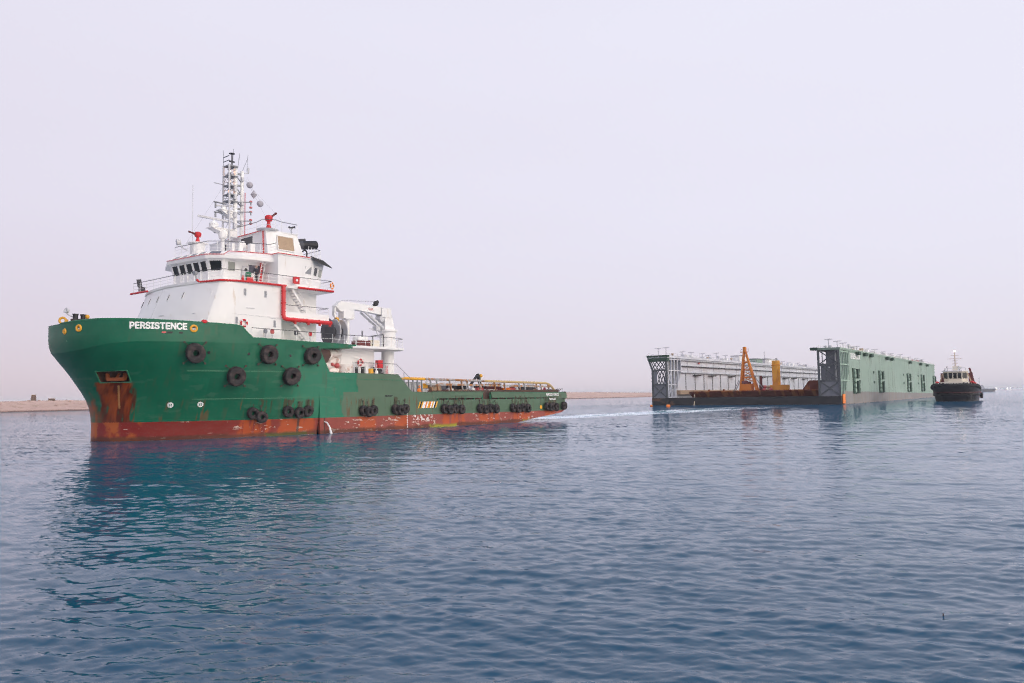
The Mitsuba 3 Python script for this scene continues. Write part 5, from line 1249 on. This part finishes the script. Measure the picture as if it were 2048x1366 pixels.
q = np.linspace(0, 1, 50) ** 1.5; g_ = []
for zn in (-1, 0, .5, 1.2, 2, 3, 3.8, 4.4):
    t = min(max(zn / 4.2, 0), 1); a0 = 1.6 * (1 - t) - .6 * t; a = a0 * (1 - q) + 29 * q
    zz = zn * (1 + (np.interp(a, [0, 10, 29], [1.08, .82, .62]) - 1) * max(zn, 0) / 4.4) if zn > 0 else zn + 0 * a
    g_.append(np.stack([a, -tug_half(a, zn), zz], -1))
g_ = np.array(g_); gs_ = g_ * [1, -1, 1]
part(tug, 'hull', [grid_mesh(g_, False), grid_mesh(gs_, True), trimesh.Trimesh([g_[0][-1], g_[-1][-1], gs_[-1][-1], gs_[0][-1]], [[0, 1, 2], [0, 2, 3]], process=False)], 'tughull', smooth=40)
top = g_[-1]; part(tug, 'deck', prism(mirror([(a, y + .2) for a, y, z in top[1:]]), 2.5, 2.62), 'maroon', smooth=False)
part(tug, 'bow_fender', tube(np.vstack([top[1:24][::-1] + [0, 0, -.05], (top[1:24] * [1, -1, 1]) + [0, 0, -.05]]), .42, 8), 'tugrubber')
part(tug, 'bow_fender', tube(np.vstack([g_[4][1:22][::-1], g_[4][1:22] * [1, -1, 1]]), .35, 8), 'tugrubber')
for i in range(3, 26, 2):
    for sg in (1, -1):
        p = top[i] * [1, sg, 1]; part(tug, 'fender_block', bx(p + [-.2, -.15 * sg * 0, .35], (.5, .35, .5)), 'tugrubber')
part(tug, 'rubbing_strip', tube((g_[5][26:49] * [1, 1, 1]), .14, 6), 'maroon'); part(tug, 'rubbing_strip', tube(g_[3][30:49], .12, 6), 'maroon')
part(tug, 'stern_fender', lathe([(.45, -.4), (.9, -.3), (.9, .3), (.45, .4), (.45, -.4)], 16, c=(28.6, -5.5, 1.5), direction=(0, -1, 0)), 'tugrubber')
part(tug, 'deckhouse', loft2(mirror([(6.2, -3.2), (7.2, -4.2), (19, -4.2)]), 2.6, mirror([(6.8, -3.0), (7.7, -3.9), (18.5, -3.9)]), 5.6), 'cream', smooth=False)
TB = mirror([(8.3, -1.7), (9.4, -2.9), (13.4, -2.9)]); TTp = mirror([(7.9, -1.75), (9.1, -3.05), (13.6, -3.05)])
TB2 = [(8.3, 1.7), (8.3, -1.7), (9.4, -2.9), (13.4, -2.9), (13.4, 2.9), (9.4, 2.9)]; TT2 = [(7.9, 1.75), (7.9, -1.75), (9.1, -3.05), (13.6, -3.05), (13.6, 3.05), (9.1, 3.05)]
part(tug, 'wheelhouse', [loft2(TB2, 5.6, TT2, 8.6)], 'cream', smooth=False)
part(tug, 'roof', prism([(7.5, 1.9), (7.5, -1.9), (8.9, -3.3), (13.9, -3.3), (13.9, 3.3), (8.9, 3.3)], 8.6, 8.85), 'plainwhite', smooth=False)
for i, sp in ((0, ((.03, .31), (.36, .64), (.69, .97))), (1, ((.08, .92),)), (5, ((.08, .92),)), (2, ((.05, .3), (.36, .6)))):
    P0_, P1_ = TB2 + TB2[:1], TT2 + TT2[:1]
    for t0, t1 in sp:
        c = [wall_point(P0_, 5.6, P1_, 8.6, i, t, z) for t, z in ((t0, 6.5), (t1, 6.5), (t1, 8.25), (t0, 8.25))]
        n = outward(c)
        if n @ np.array([c[0][0] - 11, c[0][1], 0]) < 0: n = -n
        k = part(tug, 'window', [bar(c[j] + n * .02, c[(j + 1) % 4] + n * .02, .07) for j in range(4)], 'cream'); part(k, 'pane', quad_slab([p + n * .01 for p in c], .015, n), 'glass', smooth=False)
for y in (-3.6, 3.6): part(tug, 'funnel', loft2([(14, y - .6), (16, y - .6), (16, y + .6), (14, y + .6)], 5.6, [(14.3, y - .5), (15.8, y - .5), (15.8, y + .5), (14.3, y + .5)], 8.3), 'maroon', smooth=False)
part(tug, 'side_slope', [bar((9.0, 3.1, 8.0), (9.5, 4.2, 4.9), .25), bar((9.0, -3.1, 8.0), (9.5, -4.2, 4.9), .25)], 'tan')
tm_ = part(tug, 'mast', [rod((11.5, 0, 8.8), (11.5, 0, 14.6), .16, 8, .08)], 'tan')
for z, w in ((13.4, 1.0), (12.4, 1.9), (11.8, .7), (10.9, .8)): part(tm_, 'yard', bar((11.5, -w, z), (11.5, w, z), .1), 'tan')
part(tm_, 'radar', bar((11.2, -.9, 9.6), (11.2, .7, 9.8), .16), 'palegrey'); part(tm_, 'base', bb(10.7, 12.2, -.7, .7, 8.85, 10.2), 'cream'); part(tm_, 'rail', [tube([(8.3, y, 9.6), (13.5, y, 9.6)], .05, 5) for y in (-2.6, 2.6)] + [tube([(8.3, -2.6, 9.6), (8.3, 2.6, 9.6)], .05, 5)] + [rod((a, y, 8.8), (a, y, 9.6), .04, 5) for a in (8.3, 10, 11.8, 13.5) for y in (-2.6, 2.6)], 'palegrey')
part(tm_, 'top_lamp', ball((11.5, 0, 14.6), .2, 2), 'plainwhite', emit=(6, 5.5, 5))
part(tug, 'roof_vent', [rod((9.5, 1.9, 8.2), (9.2, 2.0, 9.9), .07, 6), ball((9.2, 2.0, 10.0), .16, 1)], 'darkgrey'); part(tug, 'roof_vent', [rod((9.2, 2.6, 8.2), (9.0, 2.7, 9.2), .12, 6)], 'darkgrey')
fl = part(tug, 'floodlight', [rod((9.2, -1.2, 8.8), (9.2, -1.2, 9.6), .06, 6), lathe([(0, .1), (.42, .1), (.46, -.1), (0, -.3)], 16, c=(9.15, -1.2, 9.7), direction=(-.93, .0, -.2))], 'darkgrey', label='lit floodlight on the wheelhouse roof')
part(fl, 'lens', lathe([(0, .14), (.40, .12), (.40, .105), (0, .105)], 16, c=(9.15, -1.2, 9.7), direction=(-.93, .0, -.2)), 'plainwhite', emit=(26, 21, 15))
fl = part(tug, 'floodlight', [rod((8.2, -.9, 8.8), (8.2, -.9, 9.0), .06, 6), lathe([(0, .1), (.2, .1), (.22, -.1), (0, -.2)], 14, c=(8.1, -.9, 9.1), direction=(-.93, .0, -.2))], 'darkgrey')
part(fl, 'lens', lathe([(0, .14), (.19, .12), (.19, .105), (0, .105)], 14, c=(8.1, -.9, 9.1), direction=(-.93, .0, -.2)), 'plainwhite', emit=(12, 9.5, 6.5))
part(tug, 'crane_boom', [bar((12, -4.5, 5.2), (12.3, -3.5, 9.6), .4, .5)], 'maroon', label='maroon crane boom leaning over the port side'); part(tug, 'crane_base', [cyl((12, -4.5, 4.2), .5, 1.2, 12)], 'red')
for y, lb in ((4.6, None), (-4.2, None)): part(tug, 'fire_monitor', [ball((7.6, y, 5.5), .5, 2, (1.2, 1, .7)), rod((7.6, y, 4.6), (7.6, y, 5.4), .15, 8)], 'red')
part(tug, 'winch', [cyl((4.0, -.9, 4.2), .55, 1.8, 14, axis='y'), bb(3.6, 4.6, -1.4, 1.4, 3.4, 4.4)], 'black')
part(tug, 'handrail', tube([(2.5, -3.5, 4.9), (3, 0, 5.0), (2.5, 3.5, 4.9)], .05, 5), 'palegrey')

# ------------------------------------------------------------------ far boats, buoys


def far_boat(x, y, L, az, label, hullm, housem, mast=8):
    M = np.eye(4); M[:2, :2] = [[math.cos(az), -math.sin(az)], [math.sin(az), math.cos(az)]]; M[:2, 3] = (x, y)
    k = thing('far_boat', label, 'boat', 'boats near the horizon', xf=T(M.tolist()))
    o = [(-L / 2, -L * .1), (L * .2, -L * .1), (L * .5, 0), (L * .2, L * .1), (-L / 2, L * .1)]; o1 = [(-L / 2, -L * .12), (L * .25, -L * .12), (L * .58, 0), (L * .25, L * .12), (-L / 2, L * .12)]
    part(k, 'hull', loft2(o, -.5, o1, L * .13), hullm, smooth=False)
    part(k, 'deckhouse', loft2([(-L * .3, -L * .08), (L * .15, -L * .08), (L * .15, L * .08), (-L * .3, L * .08)], L * .13, [(-L * .2, -L * .07), (L * .08, -L * .07), (L * .08, L * .07), (-L * .2, L * .07)], L * .30), housem, smooth=False)
    part(k, 'mast', [rod((-L * .05, 0, L * .3), (-L * .05, 0, L * .62), L * .012, 5), rod((-L * .05, -L * .08, L * .5), (-L * .05, L * .08, L * .5), L * .008, 5)], housem)
    return k


far_boat(498, 800, 24, math.radians(-32), 'grey patrol boat under way behind the tugboat', 'greyhaze', 'palegrey')
for px_, d, L in ((1987, 1500, 9), (2010, 1700, 9), (2016, 1750, 9)):
    x = (px_ - 1024) / 1500 * d * 1.0; k = far_boat(x, d, L, .3, {1987: 'tiny white lit boat on the horizon, nearest the grey boat', 2010: 'tiny white lit boat on the horizon, left of the far pair', 2016: 'tiny white lit boat on the horizon, right of the far pair'}[px_], 'plainwhite', 'plainwhite')
    part(k, 'deck_lamp', ball((0, -1.0, 3.6), .8, 1), 'plainwhite', emit=(.30, .27, .24))
for (x, y), r, lb in (((41.7, 202.5), .55, 'orange buoy floating just in front of the dark dock pontoon'), ((38.2, 208.0), .38, 'orange buoy at the left corner of the dock pontoon')):
    k = thing('orange_buoy', lb, 'buoy', xf=T().translate([x, y, .1])); part(k, 'float', ball((0, 0, .1), r, 3, (1, 1, .8)), 'orange', smooth=True); part(k, 'eye', torus((0, 0, r * .85), .14, .04, (1, 0, 0), 12, 6), 'darkgrey')
k = thing('drifting_bottle', 'small dark bottle drifting upright in the open water', 'bottle', xf=T().translate([6.75, 12.15, -.03]).scale(.6)); part(k, 'body', lathe([(0, -.06), (.035, -.06), (.037, .05), (.015, .1), (.015, .13), (0, .135)], 14), 'navy'); part(k, 'cap', cyl((0, 0, .13), .018, .02, 10), 'darkgrey')
ln = [(np.array((3.4, 42.0, 3.2)) * (1 - t) + np.array((-6.0, 38.5, .0)) * t) - [0, 0, 1.1 * math.sin(math.pi * t) * .6] for t in np.linspace(0, 1, 12)]
single('tow_rope', tube(ln, .10, 6), 'rope', 'slack rope hanging from the barge corner into the water', 'rope', xf=DX)
ln = [(np.array((-.4, 46.5, 1.9)) * (1 - t) + np.array((-7.0, 36.5, -.05)) * t) for t in np.linspace(0, 1, 12)]

# ------------------------------------------------------------------ sand bank along the canal
BX0 = np.array([-217.9, 319.6]); BT = math.radians(35.7); BU = np.array([math.sin(BT), math.cos(BT)]); BV = np.array([-math.cos(BT), math.sin(BT)])


def sand_color(p, n, uv):
    b = fbm(p.x * .05, p.y * .05, p.z * .6, 4); r = fbm(p.x * .4, p.y * .4, p.z * 1.5, 3); f = fbm(p.x * 1.6, p.y * 1.6, p.z * 3, 2)
    c = mix((0.37, 0.25, 0.215), (0.46, 0.335, 0.285), b)
    c = mix(c, (0.30, 0.20, 0.155), smoothstep(.55, .7, r) * .55)
    c = mix(c, (0.36, 0.25, 0.19), smoothstep(.5, .75, f) * .3)
    return mix(c, (0.13, 0.095, 0.08), (1 - smoothstep(.25, .75, p.z + .5 * (r - .5))))


scene['m_sand'] = pm(proc(sand_color), .95, spec=.1)
L_ = np.concatenate([np.arange(-260, 400, 2.5), np.arange(400, 3600, 14.0)]); O_ = np.array([-6, -1, 0, 1.2, 2.5, 4, 6, 8, 11, 14, 17, 20, 23, 26, 29, 32, 36, 42, 55, 75, 110, 170, 260, 420])
LL, OO = np.meshgrid(L_, O_, indexing='ij')
P3 = np.stack([LL * .05, OO * .05, 0 * LL], -1); sh = 3.5 * (meshkit.fbm(np.stack([LL * .03, 0 * LL, 0 * LL], -1), 3, 2) - .5)
hh = np.interp(OO + sh, [-8, 0, 2, 6, 14, 24, 31, 36, 60, 120, 450], [-2, -.1, .55, 1.0, 2.2, 3.9, 4.7, 4.9, 4.6, 4.2, 5.5])
hh += np.clip(OO / 14, 0, 1) * (.9 * (meshkit.fbm(P3 * 1.2, 4, 6) - .5) + .35 * (meshkit.fbm(P3 * 6, 3, 8) - .5)) + .25 * (meshkit.fbm(P3 * 12, 2, 9) - .5) * np.clip(OO / 3, 0, 1)
hh += np.exp(-((LL - 760) / 150) ** 2) * np.clip((OO - 60) / 120, 0, 1) * 3.0
pos = BX0[None, None] + LL[..., None] * BU + OO[..., None] * BV
bank = grid_mesh(np.concatenate([pos, hh[..., None]], -1), False)
structure('sand_bank', bank, 'sand', smooth=True)


def bank_pt(l, o): q = BX0 + l * BU + o * BV; i = np.abs(L_ - l).argmin(); j = np.abs(O_ - o).argmin(); return np.array([*q, hh[i, j]])


for l, o, w, h, m_, nm_, lb, ct in ((26, 33, 1.1, 2.6, 'bark', 'stone_post', 'brown stumpy post standing on the crest of the sand bank', 'post'), (34, 33, 1.6, 1.0, 'bark', 'stone_hut', 'low brown hut on the sand bank right of the stumpy post', 'hut'), (-30, 36, 1.3, .7, 'bark', 'stone_hut', 'low dark stone heap at the left end of the sand bank', 'heap')):
    p = bank_pt(l, o); M = T().translate(p.tolist()).rotate([0, 0, 1], 20)
    k = thing(nm_, lb, ct, xf=M); part(k, 'body', loft2([(-w, -w), (w, -w), (w, w), (-w, w)], -.3, [(-w * .7, -w * .6), (w * .6, -w * .7), (w * .7, w * .6), (-w * .6, w * .7)], h), m_, smooth=False); part(k, 'cap', bx((0, 0, h + .1), (w * 1.6, w * 1.6, .22)), 'tan', smooth=False)
stones = []
for i in range(60):
    l, o = RNG.uniform(-70, 110), RNG.uniform(6, 36); p = bank_pt(l, o); r = RNG.uniform(.2, .7)
    m = trimesh.creation.icosphere(subdivisions=1, radius=r); m.vertices *= (1 + .4 * (meshkit.noise(m.vertices * 2 + i, 4) - .5))[:, None]; m.apply_scale((1.3, 1, .6)); m.apply_translation(p); stones.append(m)
scene['scattered_stones'] = mikit.ply(cat(stones), 'm_sand'); labels['scattered_stones'] = {'label': 'sand coloured stones scattered over the canal bank', 'category': 'stones', 'kind': 'stuff'}

# ------------------------------------------------------------------ haze
scene['air'] = {'type': 'homogeneous', 'albedo': {'type': 'rgb', 'value': [.95, .95, .955]}, 'sigma_t': {'type': 'rgb', 'value': [.00018, .00018, .00018]}}
scene['haze'] = {'type': 'cube', 'to_world': T().translate([0, 0, 17]).scale([45000, 45000, 18.5]), 'bsdf': {'type': 'null'}, 'interior': {'type': 'ref', 'id': 'air'}}
labels['haze'] = {'label': 'haze', 'kind': 'stuff'}
scene['camera']['medium'] = {'type': 'ref', 'id': 'air'}
